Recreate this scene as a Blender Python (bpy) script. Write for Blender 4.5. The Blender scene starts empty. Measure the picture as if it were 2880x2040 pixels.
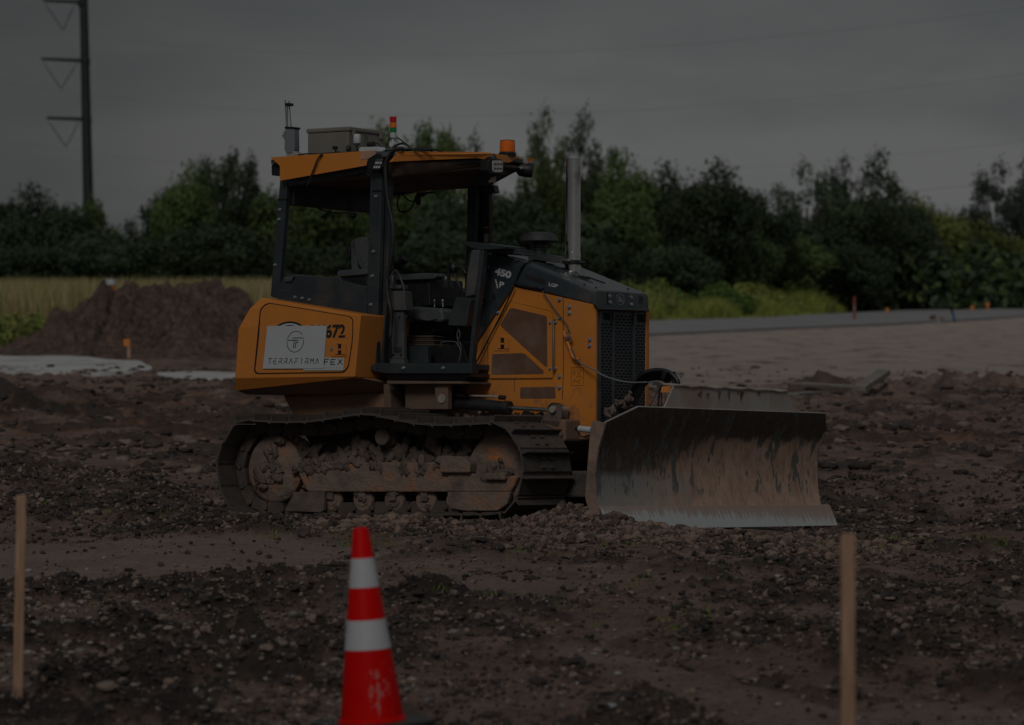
import bpy, bmesh, math, random
import numpy as np
from mathutils import Vector, Matrix
R = math.radians
random.seed(7); rng = np.random.default_rng(11)
sc = bpy.context.scene
# ------------------------------------------------------------------ camera
F_PX = 10000.0; CX, CY, HZ = 1440.0, 1020.0, 800.0; EYE = 1.76
cd = bpy.data.cameras.new('camera'); cam = bpy.data.objects.new('camera', cd)
sc.collection.objects.link(cam); sc.camera = cam
cd.sensor_width = 36; cd.lens = 36*F_PX/2880; cd.clip_start = .5; cd.clip_end = 9000
PITCH = math.atan2(CY-HZ, F_PX)
cam.location = (0, 0, EYE); cam.rotation_euler = (R(90)-PITCH, 0, 0)
cd.dof.use_dof = True; cd.dof.focus_distance = 26.6; cd.dof.aperture_fstop = 3.4
# ------------------------------------------------------------------ world: overcast sky
SUN_EL, SUN_AZ = R(40), R(194)      # sun behind the clouds, high over the camera's left shoulder
w = bpy.data.worlds.new('World'); sc.world = w; w.use_nodes = True
nt = w.node_tree; nt.nodes.clear()
def N(nt, t, **k):
    n = nt.nodes.new(t)
    for a, b in k.items():
        if hasattr(n, a): setattr(n, a, b)
    return n
out = N(nt, 'ShaderNodeOutputWorld'); bg = N(nt, 'ShaderNodeBackground'); bg.inputs[1].default_value = .137
sky = N(nt, 'ShaderNodeTexSky', sky_type='NISHITA', sun_disc=False, sun_elevation=SUN_EL, sun_rotation=SUN_AZ)
hs = N(nt, 'ShaderNodeHueSaturation'); hs.inputs['Saturation'].default_value = .2
nt.links.new(sky.outputs[0], hs.inputs['Color'])
tc = N(nt, 'ShaderNodeTexCoord'); mp = N(nt, 'ShaderNodeMapping'); mp.inputs['Scale'].default_value = (4.2, 1.0, 17)
nz = N(nt, 'ShaderNodeTexNoise'); nz.inputs['Scale'].default_value = 1.6; nz.inputs['Detail'].default_value = 5; nz.inputs['Roughness'].default_value = .5
nt.links.new(tc.outputs['Generated'], mp.inputs[0]); nt.links.new(mp.outputs[0], nz.inputs[0])
cr = N(nt, 'ShaderNodeValToRGB'); e = cr.color_ramp.elements
e[0].position = .36; e[0].color = (.55, .60, .63, 1); e[1].position = .62; e[1].color = (.91, .93, .93, 1)
nt.links.new(nz.outputs[0], cr.inputs[0])
sep = N(nt, 'ShaderNodeSeparateXYZ'); nt.links.new(tc.outputs['Generated'], sep.inputs[0])
# thicker cloud to the left of the view and overhead is brighter than the horizon
gx = N(nt, 'ShaderNodeMapRange'); gx.inputs[1].default_value = -.17; gx.inputs[2].default_value = .0; gx.inputs[3].default_value = .50; gx.inputs[4].default_value = 1.0; gx.interpolation_type = 'SMOOTHSTEP'
nt.links.new(sep.outputs[0], gx.inputs[0])
gz = N(nt, 'ShaderNodeMapRange'); gz2 = N(nt, 'ShaderNodeMapRange'); gz2.inputs[1].default_value = .02; gz2.inputs[2].default_value = .10; gz2.inputs[3].default_value = 1.0; gz2.inputs[4].default_value = .72; nt.links.new(sep.outputs[2], gz2.inputs[0])
gz.inputs[1].default_value = .1; gz.inputs[2].default_value = .9; gz.inputs[3].default_value = 1.0; gz.inputs[4].default_value = 2.3
nt.links.new(sep.outputs[2], gz.inputs[0])
mm = N(nt, 'ShaderNodeMath', operation='MULTIPLY'); nt.links.new(gx.outputs[0], mm.inputs[0]); nt.links.new(gz.outputs[0], mm.inputs[1])
mm2 = N(nt, 'ShaderNodeMath', operation='MULTIPLY'); nt.links.new(mm.outputs[0], mm2.inputs[0]); nt.links.new(gz2.outputs[0], mm2.inputs[1]); mm = mm2
vm = N(nt, 'ShaderNodeVectorMath', operation='SCALE'); nt.links.new(cr.outputs[0], vm.inputs[0]); nt.links.new(mm.outputs[0], vm.inputs['Scale'])
mx = N(nt, 'ShaderNodeMixRGB'); mx.inputs[0].default_value = .04
nt.links.new(vm.outputs[0], mx.inputs[1]); nt.links.new(hs.outputs[0], mx.inputs[2])
nt.links.new(mx.outputs[0], bg.inputs[0]); nt.links.new(bg.outputs[0], out.inputs[0])
sd = bpy.data.lights.new('sun', 'SUN'); sd.energy = .8; sd.angle = R(18); sd.color = (1, .97, .92)
sun = bpy.data.objects.new('sun', sd); sc.collection.objects.link(sun)
dirv = Vector((math.sin(SUN_AZ)*math.cos(SUN_EL), math.cos(SUN_AZ)*math.cos(SUN_EL), math.sin(SUN_EL)))
sun.rotation_euler = dirv.to_track_quat('Z', 'Y').to_euler(); sun.location = (0, 0, 60)
sc.view_settings.view_transform = 'Standard'; sc.view_settings.look = 'None'
sc.view_settings.exposure = -.5; sc.view_settings.gamma = 1
sc.cycles.max_bounces = 6; sc.cycles.diffuse_bounces = 3; sc.cycles.glossy_bounces = 3; sc.cycles.transparent_max_bounces = 8
sc.cycles.use_denoising = True

# ------------------------------------------------------------------ projection helpers (real planes -> real coordinates)
_p = PITCH
CW = np.array([[1, 0, 0], [0, math.cos(_p), math.sin(_p)], [0, -math.sin(_p), math.cos(_p)]])
_e = np.radians([-1.34, -.61, -34.3])
_cx, _sx, _cy, _sy, _cz, _sz = np.cos(_e[0]), np.sin(_e[0]), np.cos(_e[1]), np.sin(_e[1]), np.cos(_e[2]), np.sin(_e[2])
MR = CW @ (np.array([[_cz, -_sz, 0], [_sz, _cz, 0], [0, 0, 1]]) @ np.array([[_cy, 0, _sy], [0, 1, 0], [-_sy, 0, _cy]]) @ np.array([[1, 0, 0], [0, _cx, -_sx], [0, _sx, _cx]]))
CAMP = np.array([0, 0, EYE])
def ray(x, y): return CW @ np.array([x-CX, F_PX, CY-y])/F_PX
MO = CAMP + ray(1040, 1455)*27
def un(x, y, ax, v):
    d = MR.T @ ray(x, y); o = MR.T @ (CAMP-MO)
    return o + (v-o[ax])/d[ax]*d
def SP(px, py, y): q = un(px, py, 1, y); return (q[0], q[2])       # point of the machine on the plane y
def FP(px, py, x): q = un(px, py, 0, x); return (q[1], q[2])       # point of the machine on the plane x
def P3(px, py, y): q = un(px, py, 1, y); return Vector((q[0], y, q[2]))
def at(px, py, d): q = CAMP + ray(px, py)*d; return Vector(q)      # world point at a depth
def zo(pts, s, ox, oy): return [(ox+a/s, oy+b/s) for a, b in pts]

# ------------------------------------------------------------------ materials
def newmat(name):
    m = bpy.data.materials.new(name); m.use_nodes = True
    nt = m.node_tree; b = nt.nodes['Principled BSDF']
    return m, nt, b
def coords(nt, scale=(1, 1, 1), kind='Object'):
    t = N(nt, 'ShaderNodeTexCoord'); mp = N(nt, 'ShaderNodeMapping'); mp.inputs['Scale'].default_value = scale
    nt.links.new(t.outputs[kind], mp.inputs[0]); return mp.outputs[0]
def noise(nt, co, scale, detail=6, rough=.6):
    n = N(nt, 'ShaderNodeTexNoise'); n.inputs['Scale'].default_value = scale; n.inputs['Detail'].default_value = detail; n.inputs['Roughness'].default_value = rough
    nt.links.new(co, n.inputs['Vector']); return n.outputs[0]
def ramp(nt, fac, *st):
    c = N(nt, 'ShaderNodeValToRGB'); el = c.color_ramp.elements
    while len(el) < len(st): el.new(.5)
    for q, (p, col) in zip(el, st):
        q.position = p; q.color = (*col, 1) if len(col) == 3 else col
    nt.links.new(fac, c.inputs[0]); return c.outputs[0]
def mixc(nt, fac, a, b, mode='MIX'):
    m = N(nt, 'ShaderNodeMixRGB', blend_type=mode)
    for i, v in enumerate((fac, a, b)):
        if hasattr(v, 'links'): nt.links.new(v, m.inputs[i])
        elif i == 0: m.inputs[0].default_value = v
        else: m.inputs[i].default_value = (*v, 1)
    return m.outputs[0]
def math_(nt, op, a, b=None, clamp=False):
    m = N(nt, 'ShaderNodeMath', operation=op); m.use_clamp = clamp
    for i, v in enumerate((a, b)):
        if v is None: continue
        if hasattr(v, 'links'): nt.links.new(v, m.inputs[i])
        else: m.inputs[i].default_value = v
    return m.outputs[0]
def bump(nt, b, h, strength=.4, dist=.01):
    bp = N(nt, 'ShaderNodeBump'); bp.inputs['Strength'].default_value = strength; bp.inputs['Distance'].default_value = dist
    nt.links.new(h, bp.inputs['Height']); nt.links.new(bp.outputs[0], b.inputs['Normal'])
def plain(name, col, rough=.55, metal=0, var=.25, scale=6, dust=0, dustcol=(.14, .105, .085), bmp=0, spec=.5, dscale=2.5):
    m, nt, b = newmat(name); co = coords(nt)
    n = noise(nt, co, scale); c = ramp(nt, n, (.3, tuple(v*(1-var) for v in col)), (.7, tuple(min(1, v*(1+var)) for v in col)))
    if dust:
        d = noise(nt, co, dscale, 9, .68); d2 = ramp(nt, d, (.62-dust*.35, (0, 0, 0)), (.80-dust*.25, (1, 1, 1)))
        c = mixc(nt, d2, c, dustcol)
    nt.links.new(c, b.inputs['Base Color'])
    r = ramp(nt, noise(nt, co, scale*3), (.3, (rough*.8,)*3), (.7, (min(1, rough*1.2),)*3)); nt.links.new(r, b.inputs['Roughness'])
    b.inputs['Metallic'].default_value = metal; b.inputs['Specular IOR Level'].default_value = spec
    if bmp: bump(nt, b, noise(nt, co, scale*6, 8, .65), bmp, .01)
    return m
def sepz(nt, kind='Object'):
    t = N(nt, 'ShaderNodeTexCoord'); s = N(nt, 'ShaderNodeSeparateXYZ'); nt.links.new(t.outputs[kind], s.inputs[0]); return s.outputs
def orange_paint(name, mud_top=.95, amount=.5):
    """orange machine paint, dust film and mud thrown up from below mud_top"""
    m, nt, b = newmat(name); co = coords(nt)
    base = ramp(nt, noise(nt, co, 3), (.3, (.58, .195, .022)), (.7, (.68, .235, .030)))
    film = ramp(nt, noise(nt, co, 1.6, 8, .62), (.36, (0, 0, 0)), (.70, (.42,)*3))
    c = mixc(nt, film, base, (.36, .19, .10))
    z = sepz(nt)[2]
    g = math_(nt, 'MULTIPLY', math_(nt, 'SUBTRACT', mud_top, z), 2.2)
    nn = noise(nt, co, 7, 9, .7)
    mk = math_(nt, 'ADD', math_(nt, 'MULTIPLY', g, amount), math_(nt, 'MULTIPLY', math_(nt, 'SUBTRACT', nn, .5), 2.2))
    mk = ramp(nt, mk, (.25, (0, 0, 0)), (.6, (.9,)*3))
    c = mixc(nt, mk, c, (.20, .10, .065))
    sp = ramp(nt, noise(nt, coords(nt, (1, 1, .6)), 42, 3, .5), (.66, (0, 0, 0)), (.73, (.6,)*3))
    c = mixc(nt, sp, c, (.24, .17, .13))
    nt.links.new(c, b.inputs['Base Color'])
    b.inputs['Roughness'].default_value = .42
    r = mixc(nt, mk, (.40,)*3, (.9,)*3); nt.links.new(r, b.inputs['Roughness'])
    bump(nt, b, noise(nt, co, 50, 4), .06, .004)
    return m
M = {}
M['orange'] = orange_paint('orange_paint', 1.12, .45)
M['orange_low'] = orange_paint('orange_paint_muddy', 1.35, .75)
M['frame'] = plain('dark_slate_paint', (.028, .037, .043), .38, 0, .2, 5, .30, (.065, .058, .052))
M['hood'] = plain('hood_slate_paint', (.028, .038, .046), .30, 0, .15, 5, .45, (.105, .098, .090), dscale=1.5, spec=.7)  # dust cover raised to put the reflected sky into the colour too
M['grille'] = plain('grille_steel', (.045, .054, .062), .42, 0, .15, 6, .35, (.10, .085, .075))
M['cap'] = plain('intake_plastic', (.030, .032, .034), .5, 0, .15, 8, .3, (.07, .065, .06))
M['black'] = plain('black_plastic', (.008, .009, .010), .5, 0, .2, 8, .12, (.05, .045, .04))
M['dark'] = plain('dark_void', (.004, .004, .005), .8)
M['rubber'] = plain('rubber_hose', (.018, .020, .021), .42, 0, .3, 14, .25, (.07, .06, .05))
M['fabric'] = plain('seat_fabric', (.070, .072, .075), .75, 0, .3, 30)
M['head'] = plain('headliner', (.085, .058, .044), .85, 0, .3, 4, .3, (.07, .05, .04))
M['grey'] = plain('grey_plastic', (.065, .072, .078), .5, 0, .2, 6, .35, (.11, .10, .09))
M['beige'] = plain('beige_enclosure', (.185, .172, .150), .55, 0, .1, 5, .2, (.20, .19, .17))
M['white'] = plain('white_plastic', (.50, .52, .54), .45, 0, .06, 5, .2, (.30, .29, .27))
M['radio'] = plain('grey_radio_plastic', (.17, .19, .205), .45, 0, .1, 5)
M['sign'] = plain('white_sign_sheet', (.47, .49, .51), .5, 0, .04, 4, .12, (.4, .4, .39))
M['ink'] = plain('black_ink', (.012, .016, .018), .5)
M['inkpale'] = plain('pale_grey_ink', (.38, .39, .40), .5)
M['inkgrey'] = plain('grey_ink', (.05, .055, .06), .5)
M['lettering'] = plain('white_lettering', (.46, .48, .49), .5, 0, .1, 30, .2, (.25, .25, .24))
M['bolt'] = plain('galvanised_bolt', (.30, .33, .36), .35, .5, .3, 30)
M['chrome'] = plain('chrome_pipe', (.62, .60, .58), .20, 1, .12, 4, .18, (.22, .19, .16))
M['rod'] = plain('steel_rod', (.50, .50, .50), .2, 1, .2, 20)
M['mesh'] = plain('brown_screen_mesh', (.13, .068, .042), .85, 0, .18, 5, .3, (.19, .13, .10))
M['shoe'] = plain('track_steel', (.10, .087, .079), .45, .15, .4, 10, .45, (.10, .076, .062), bmp=.5, dscale=5)
M['chain'] = plain('muddy_chain', (.090, .067, .056), .8, 0, .4, 9, .5, (.060, .044, .036), bmp=.6)
M['mud'] = plain('packed_mud', (.14, .104, .087), .85, 0, .45, 7, .4, (.095, .072, .060), bmp=.9)
M['chassis'] = plain('muddy_chassis', (.17, .105, .075), .8, 0, .35, 5, .5, (.06, .042, .034), bmp=.4)
M['amber'] = plain('amber_lens', (.82, .16, .008), .3, 0, .15, 20)
M['red'] = plain('red_lens', (.50, .004, .010), .25)
M['ylw'] = plain('orange_lens', (.80, .20, .01), .25)
M['grn'] = plain('green_lens', (.004, .20, .045), .25)
M['yellow'] = plain('yellow_led', (.45, .45, .05), .4)
M['steelgrey'] = plain('pale_worn_steel', (.33, .32, .30), .55, .1, .25, 3, .45, (.33, .20, .14), bmp=.2)
M['tan_edge'] = plain('muddy_edge_plate', (.26, .178, .14), .8, 0, .3, 8, .5, (.12, .088, .072), bmp=.5, dscale=5)
def frame_mat():
    m, nt, b = newmat('mud_caked_orange_frame'); co = coords(nt)
    n = noise(nt, co, 5, 8, .65)
    c = ramp(nt, n, (.33, (.50, .165, .025)), (.38, (.28, .150, .095)), (.48, (.225, .160, .128)), (.66, (.13, .096, .082)))
    nt.links.new(c, b.inputs['Base Color']); b.inputs['Roughness'].default_value = .85
    bump(nt, b, noise(nt, co, 16, 8, .65), .9, .03); return m
M['trackframe'] = frame_mat()
def blade_mat():
    m, nt, b = newmat('mud_streaked_blade')
    s = sepz(nt); y, z = s[1], s[2]
    wob = N(nt, 'ShaderNodeMapping'); wob.inputs['Rotation'].default_value = (R(14), 0, 0); wob.inputs['Scale'].default_value = (2, 3.4, 1.7); nt.links.new(coords(nt), wob.inputs[0])
    st = noise(nt, wob.outputs[0], 3.2, 12, .72)
    st2 = noise(nt, coords(nt, (2, 3, .9)), 2.1, 6, .6)
    fine = noise(nt, coords(nt, (6, 30, 6)), 6, 6, .7)
    dry = ramp(nt, st, (.35, (.33, .205, .145)), (.52, (.53, .36, .265)), (.72, (.64, .47, .37)))
    dry = mixc(nt, ramp(nt, fine, (.35, (.35,)*3), (.6, (0, 0, 0))), dry, (.16, .112, .09))
    # wet dark mud over the upper left, its edge ragged
    t = math_(nt, 'ADD', math_(nt, 'SUBTRACT', math_(nt, 'MULTIPLY', z, 1.6), math_(nt, 'MULTIPLY', y, .42)), math_(nt, 'MULTIPLY', math_(nt, 'SUBTRACT', st, .5), 1.3))
    wet = ramp(nt, t, (.20, (0, 0, 0)), (.48, (1, 1, 1)))
    top = ramp(nt, math_(nt, 'ADD', z, math_(nt, 'MULTIPLY', math_(nt, 'SUBTRACT', st, .5), .35)), (.56, (0, 0, 0)), (.62, (1, 1, 1)))
    wet = mixc(nt, 1.0, wet, top, 'LIGHTEN')
    wetc = ramp(nt, noise(nt, coords(nt), 16, 10, .75), (.35, (.045, .033, .027)), (.60, (.088, .066, .054)), (.78, (.19, .15, .125)))
    c = mixc(nt, wet, dry, wetc)
    # scraped steel low on the left and in streaks along the middle
    k = math_(nt, 'MULTIPLY', ramp(nt, math_(nt, 'ADD', math_(nt, 'MULTIPLY', y, .30), math_(nt, 'ADD', math_(nt, 'MULTIPLY', st2, .6), math_(nt, 'MULTIPLY', st, .5))), (.66, (1, 1, 1)), (.92, (0, 0, 0))), ramp(nt, math_(nt, 'ADD', z, math_(nt, 'MULTIPLY', st, .12)), (.37, (1, 1, 1)), (.43, (0, 0, 0))))
    k2 = math_(nt, 'MULTIPLY', ramp(nt, math_(nt, 'ADD', st, math_(nt, 'MULTIPLY', st2, .8)), (.985, (0, 0, 0)), (1.03, (1, 1, 1))), ramp(nt, math_(nt, 'SUBTRACT', math_(nt, 'ADD', z, math_(nt, 'MULTIPLY', st, .2)), .0), (.26, (0, 0, 0)), (.34, (1, 1, 1))))
    c = mixc(nt, math_(nt, 'MULTIPLY', k, ramp(nt, fine, (.35, (.35,)*3), (.6, (1, 1, 1)))), c, (.27, .28, .275))
    c = mixc(nt, math_(nt, 'MULTIPLY', k2, .9), c, (.10, .11, .112))
    sc_ = ramp(nt, noise(nt, coords(nt, (1, 5, 5)), 9, 2, .4), (.69, (0, 0, 0)), (.71, (.5,)*3))
    c = mixc(nt, math_(nt, 'MULTIPLY', sc_, wet), c, (.16, .14, .12))
    nt.links.new(c, b.inputs['Base Color'])
    r = mixc(nt, wet, (.6,)*3, (.75,)*3); nt.links.new(r, b.inputs['Roughness']); b.inputs['Specular IOR Level'].default_value = .35
    bump(nt, b, noise(nt, coords(nt, (3, 9, 2)), 9, 8, .7), .55, .012); return m
M['blade'] = blade_mat()
def edge_mat():
    m, nt, b = newmat('scoured_cutting_edge')
    st = noise(nt, coords(nt, (1, 8, 2)), 4, 8, .65); z = sepz(nt)[2]; y = sepz(nt)[1]
    t = math_(nt, 'ADD', math_(nt, 'ADD', z, math_(nt, 'MULTIPLY', y, .03)), math_(nt, 'MULTIPLY', math_(nt, 'SUBTRACT', st, .5), .30))
    c = ramp(nt, t, (.05, (.46, .48, .49)), (.09, (.36, .28, .24)), (.16, (.34, .24, .195)))
    nt.links.new(c, b.inputs['Base Color']); b.inputs['Metallic'].default_value = .15; b.inputs['Roughness'].default_value = .5
    bump(nt, b, st, .3, .004); return m
M['edge'] = edge_mat()

# ------------------------------------------------------------------ mesh helpers
def link(o, parent=None):
    sc.collection.objects.link(o)
    if parent is not None: o.parent = parent
    return o
def tag(o, label=None, cat=None, group=None, kind=None):
    if label: o['label'] = label
    if cat: o['category'] = cat
    if group: o['group'] = group
    if kind: o['kind'] = kind
    return o
def empty(name, loc, rz=0):
    o = bpy.data.objects.new(name, None); o.location = loc; o.rotation_euler[2] = rz; o.empty_display_size = .2
    return link(o)
def obj(name, bm, mat, parent=None, bevel=0, smooth=False, seg=2):
    bmesh.ops.recalc_face_normals(bm, faces=bm.faces)
    me = bpy.data.meshes.new(name); bm.to_mesh(me); bm.free()
    for m in (mat if isinstance(mat, (list, tuple)) else [mat]): me.materials.append(m)
    o = bpy.data.objects.new(name, me); link(o, parent)
    if smooth:
        for p in me.polygons: p.use_smooth = True
    if smooth == 'auto':
        me.set_sharp_from_angle(angle=R(35))
    if bevel:
        b = o.modifiers.new('bevel', 'BEVEL'); b.width = bevel; b.segments = seg; b.limit_method = 'ANGLE'; b.angle_limit = R(35)
    return o
def B(): return bmesh.new()
def box(bm, lo, hi, rot=None):
    v = [bm.verts.new((x, y, z)) for x in (lo[0], hi[0]) for y in (lo[1], hi[1]) for z in (lo[2], hi[2])]
    for f in ((0, 1, 3, 2), (4, 6, 7, 5), (0, 4, 5, 1), (2, 3, 7, 6), (0, 2, 6, 4), (1, 5, 7, 3)): bm.faces.new([v[i] for i in f])
    return v
def loft(bm, A, Bp, cap=True):
    a = [bm.verts.new(p) for p in A]; b = [bm.verts.new(p) for p in Bp]; n = len(a)
    if cap: bm.faces.new(a); bm.faces.new(b[::-1])
    for i in range(n): bm.faces.new((a[i], b[i], b[(i+1) % n], a[(i+1) % n]))
def prism(bm, xz, y0, y1): loft(bm, [(x, y0, z) for x, z in xz], [(x, y1, z) for x, z in xz])
def pprism(bm, px, y0, y1): prism(bm, [SP(a, b, y0) for a, b in px], y0, y1)
def xprism(bm, yz, x0, x1): loft(bm, [(x0, y, z) for y, z in yz], [(x1, y, z) for y, z in yz])
def pxprism(bm, px, x0, x1): xprism(bm, [FP(a, b, x0) for a, b in px], x0, x1)
def hull(bm, pts):
    vs = [bm.verts.new(p) for p in pts]; r = bmesh.ops.convex_hull(bm, input=vs)
    bmesh.ops.delete(bm, geom=[v for v in r['geom_interior'] if isinstance(v, bmesh.types.BMVert)], context='VERTS')
def cyl(bm, a, b, r0, r1=None, seg=20, cap=True):
    a, b = Vector(a), Vector(b); r1 = r0 if r1 is None else r1
    q = (b-a).to_track_quat('Z', 'Y').to_matrix(); A = []; Bq = []
    for i in range(seg):
        t = 2*math.pi*i/seg; d = q @ Vector((math.cos(t), math.sin(t), 0)); A.append(a+d*r0); Bq.append(b+d*r1)
    loft(bm, A, Bq, cap)
def lathe(bm, base, prof, seg=28, axis=Vector((0, 0, 1))):
    q = axis.to_track_quat('Z', 'Y').to_matrix(); rings = []
    for r, h in prof:
        rings.append([bm.verts.new(Vector(base)+q @ Vector((max(r, .0005)*math.cos(2*math.pi*i/seg), max(r, .0005)*math.sin(2*math.pi*i/seg), h))) for i in range(seg)])
    for a, b in zip(rings, rings[1:]):
        for i in range(seg): bm.faces.new((a[i], a[(i+1) % seg], b[(i+1) % seg], b[i]))
    bm.faces.new(rings[0][::-1]); bm.faces.new(rings[-1])
def catmull(p, n=8, closed=False):
    p = [Vector(q) for q in p]; o = []; L = len(p)
    for i in range(L if closed else L-1):
        if closed: a, b, c, d = p[i-1], p[i], p[(i+1) % L], p[(i+2) % L]
        else: a, b, c, d = p[max(i-1, 0)], p[i], p[i+1], p[min(i+2, L-1)]
        for k in range(n):
            t = k/n; o.append(.5*((2*b)+(c-a)*t+(2*a-5*b+4*c-d)*t*t+(3*b-a-3*c+d)*t**3))
    if not closed: o.append(p[-1])
    return o
def tube(bm, pts, r, seg=8, n=8, smooth=True):
    p = catmull(pts, n) if smooth else [Vector(q) for q in pts]
    rings = []; up = Vector((.13, .31, .94)).normalized()
    for i, q in enumerate(p):
        t = (p[min(i+1, len(p)-1)]-p[max(i-1, 0)]).normalized()
        s = t.cross(up)
        if s.length < .05: s = t.cross(Vector((1, 0, 0)))
        s.normalize(); u = s.cross(t); rr = r[i] if isinstance(r, list) else r
        rings.append([bm.verts.new(q+rr*(math.cos(2*math.pi*k/seg)*s+math.sin(2*math.pi*k/seg)*u)) for k in range(seg)])
    for a, b in zip(rings, rings[1:]):
        for i in range(seg): bm.faces.new((a[i], a[(i+1) % seg], b[(i+1) % seg], b[i]))
    bm.faces.new(rings[0][::-1]); bm.faces.new(rings[-1])
def fillet(pts, r, n=5):
    o = []; L = len(pts)
    for i in range(L):
        a, b, c = (np.array(pts[j % L], float) for j in (i-1, i, i+1))
        ra = min(r, np.linalg.norm(a-b)*.45, np.linalg.norm(c-b)*.45)
        p, q = b+(a-b)/np.linalg.norm(a-b)*ra, b+(c-b)/np.linalg.norm(c-b)*ra
        for k in range(n+1): t = k/n; o.append(tuple((1-t)**2*p+2*t*(1-t)*b+t*t*q))
    return o
def text_mesh(name, s, o, right, up, height, mat, parent, bold=0.0, squeeze=1.0, depth=.0012, normal=None):
    cu = bpy.data.curves.new(name, 'FONT'); cu.body = s; cu.size = 1; cu.offset = bold; cu.extrude = .002; cu.resolution_u = 4
    t = bpy.data.objects.new('t', cu); sc.collection.objects.link(t)
    dg = bpy.context.evaluated_depsgraph_get(); me = bpy.data.meshes.new_from_object(t.evaluated_get(dg)); bpy.data.objects.remove(t); bpy.data.curves.remove(cu)
    n = len(me.vertices); v = np.zeros(n*3); me.vertices.foreach_get('co', v); v = v.reshape(-1, 3)
    x0, x1, y0, y1 = v[:, 0].min(), v[:, 0].max(), v[:, 1].min(), v[:, 1].max()
    right, up = Vector(right), Vector(up); nn = Vector(normal) if normal else right.cross(up).normalized()
    k = height/(y1-y0)
    for i, q in enumerate(v):
        me.vertices[i].co = Vector(o)+right*((q[0]-x0)*k*squeeze)+up*((q[1]-y0)*k)+nn*(q[2]/.002*depth)
    me.name = name; me.materials.clear(); me.materials.append(mat)
    ob = bpy.data.objects.new(name, me); return link(ob, parent)
def strokes(bm, segs, y, w, d=.0015):
    """flat bars on a side plane (facing -y); segs in machine x, z"""
    for (a, b) in segs:
        a, b = np.array(a), np.array(b); t = (b-a)/np.linalg.norm(b-a); s = np.array([-t[1], t[0]])*w/2
        q = [a-s, b-s, b+s, a+s]; loft(bm, [(p[0], y-d, p[1]) for p in q], [(p[0], y+d, p[1]) for p in q])
# ================================================================== THE BULLDOZER
dz = empty('bulldozer', (0, 0, 0))
dz.matrix_world = Matrix.Translation(Vector(MO)) @ Matrix(MR.tolist()).to_4x4()
tag(dz, 'mud caked orange bulldozer with open dark canopy cab, wide tracks and curved front blade', 'bulldozer')
YC = 1.26
# ---- tracks
pathpx = [(675, 1187), (781, 1189), (867, 1187), (953, 1175), (1020.5, 1167), (1088, 1177), (1164.5, 1192), (1246, 1197), (1347, 1193), (1399, 1196), (1443, 1236), (1466, 1294), (1464, 1347), (1445, 1405), (1400, 1441),
          (1250, 1446), (1100, 1448), (900, 1451), (760, 1452), (675, 1440), (634, 1403), (614, 1330), (617, 1275), (642, 1224)]
pp = catmull([(*SP(a, b, 0), 0) for a, b in pathpx], 16, closed=True)
pp = np.array([(q[0], q[1]) for q in pp]); seg = np.r_[0, np.cumsum(np.linalg.norm(np.diff(np.r_[pp, pp[:1]], axis=0), axis=1))]
TL = seg[-1]; NS = round(TL/.176); pitch = TL/NS
def pathat(s):
    s = s % TL; P = np.r_[pp, pp[:1]]
    f = lambda u: np.array([np.interp(u % TL, seg, P[:, 0]), np.interp(u % TL, seg, P[:, 1])])
    a, b = f(s-pitch*.42), f(s+pitch*.42); t = (b-a)/np.linalg.norm(b-a); return f(s), t
def shoe_mesh():
    bm = B(); L = pitch; W = .635
    # plate with a curled rear lip and one tall grouser
    pr = [(-L*.52, -.004), (L*.40, -.002), (L*.53, -.016), (L*.56, -.012), (L*.44, .012), (-L*.30, .012), (-L*.33, .058), (-L*.37, .060), (-L*.42, .012), (-L*.52, .010)]
    loft(bm, [(x, 0, z) for x, z in pr], [(x, W, z) for x, z in pr])
    for y in (.24, .27, .36, .39):
        for x in (-.02, .045): cyl(bm, (x, y, .010), (x, y, .026), .011, seg=6)
    bmesh.ops.recalc_face_normals(bm, faces=bm.faces)
    me = bpy.data.meshes.new('track_shoe'); bm.to_mesh(me); bm.free(); me.materials.append(M['shoe']); return me
shoe_me = shoe_mesh()
def chain_mesh():
    bm = B()
    for i in range(NS):
        p, t = pathat(i*pitch); n = np.array([-t[1], t[0]])
        for y0 in (.215, .375):
            for a0, a1, d0, d1, yy in ((-.5, .34, .012, .100, 0), (.26, .60, .022, .086, .022)):
                q = [p+t*pitch*a0-n*d0, p+t*pitch*a1-n*d0, p+t*pitch*a1-n*d1, p+t*pitch*a0-n*d1]
                q = fillet(q, .02, 2); prism(bm, [tuple(v) for v in q], y0+yy, y0+yy+.045)
            c = p-t*pitch*.05-n*.056   # dark window in the link
        c = p+t*pitch*.42-n*.056; cyl(bm, (c[0], .20, c[1]), (c[0], .44, c[1]), .022, seg=8)
    return bm
roll_px = [(941, 1402), (1028, 1404), (1116, 1405), (1205, 1406), (1290, 1409)]
fr_top = [(836, 1310), (880, 1300), (1200, 1301), (1323, 1296), (1325, 1334), (1457, 1338), (1447, 1364), (1436, 1384), (864, 1384), (838, 1330)]
rg = [(826, 1384), (912, 1384), (910, 1436), (900, 1442), (800, 1438)]
fg = [(1258, 1384), (1436, 1384), (1426, 1418), (1398, 1437), (1310, 1437), (1262, 1430)]
from mathutils import noise as mno
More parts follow.
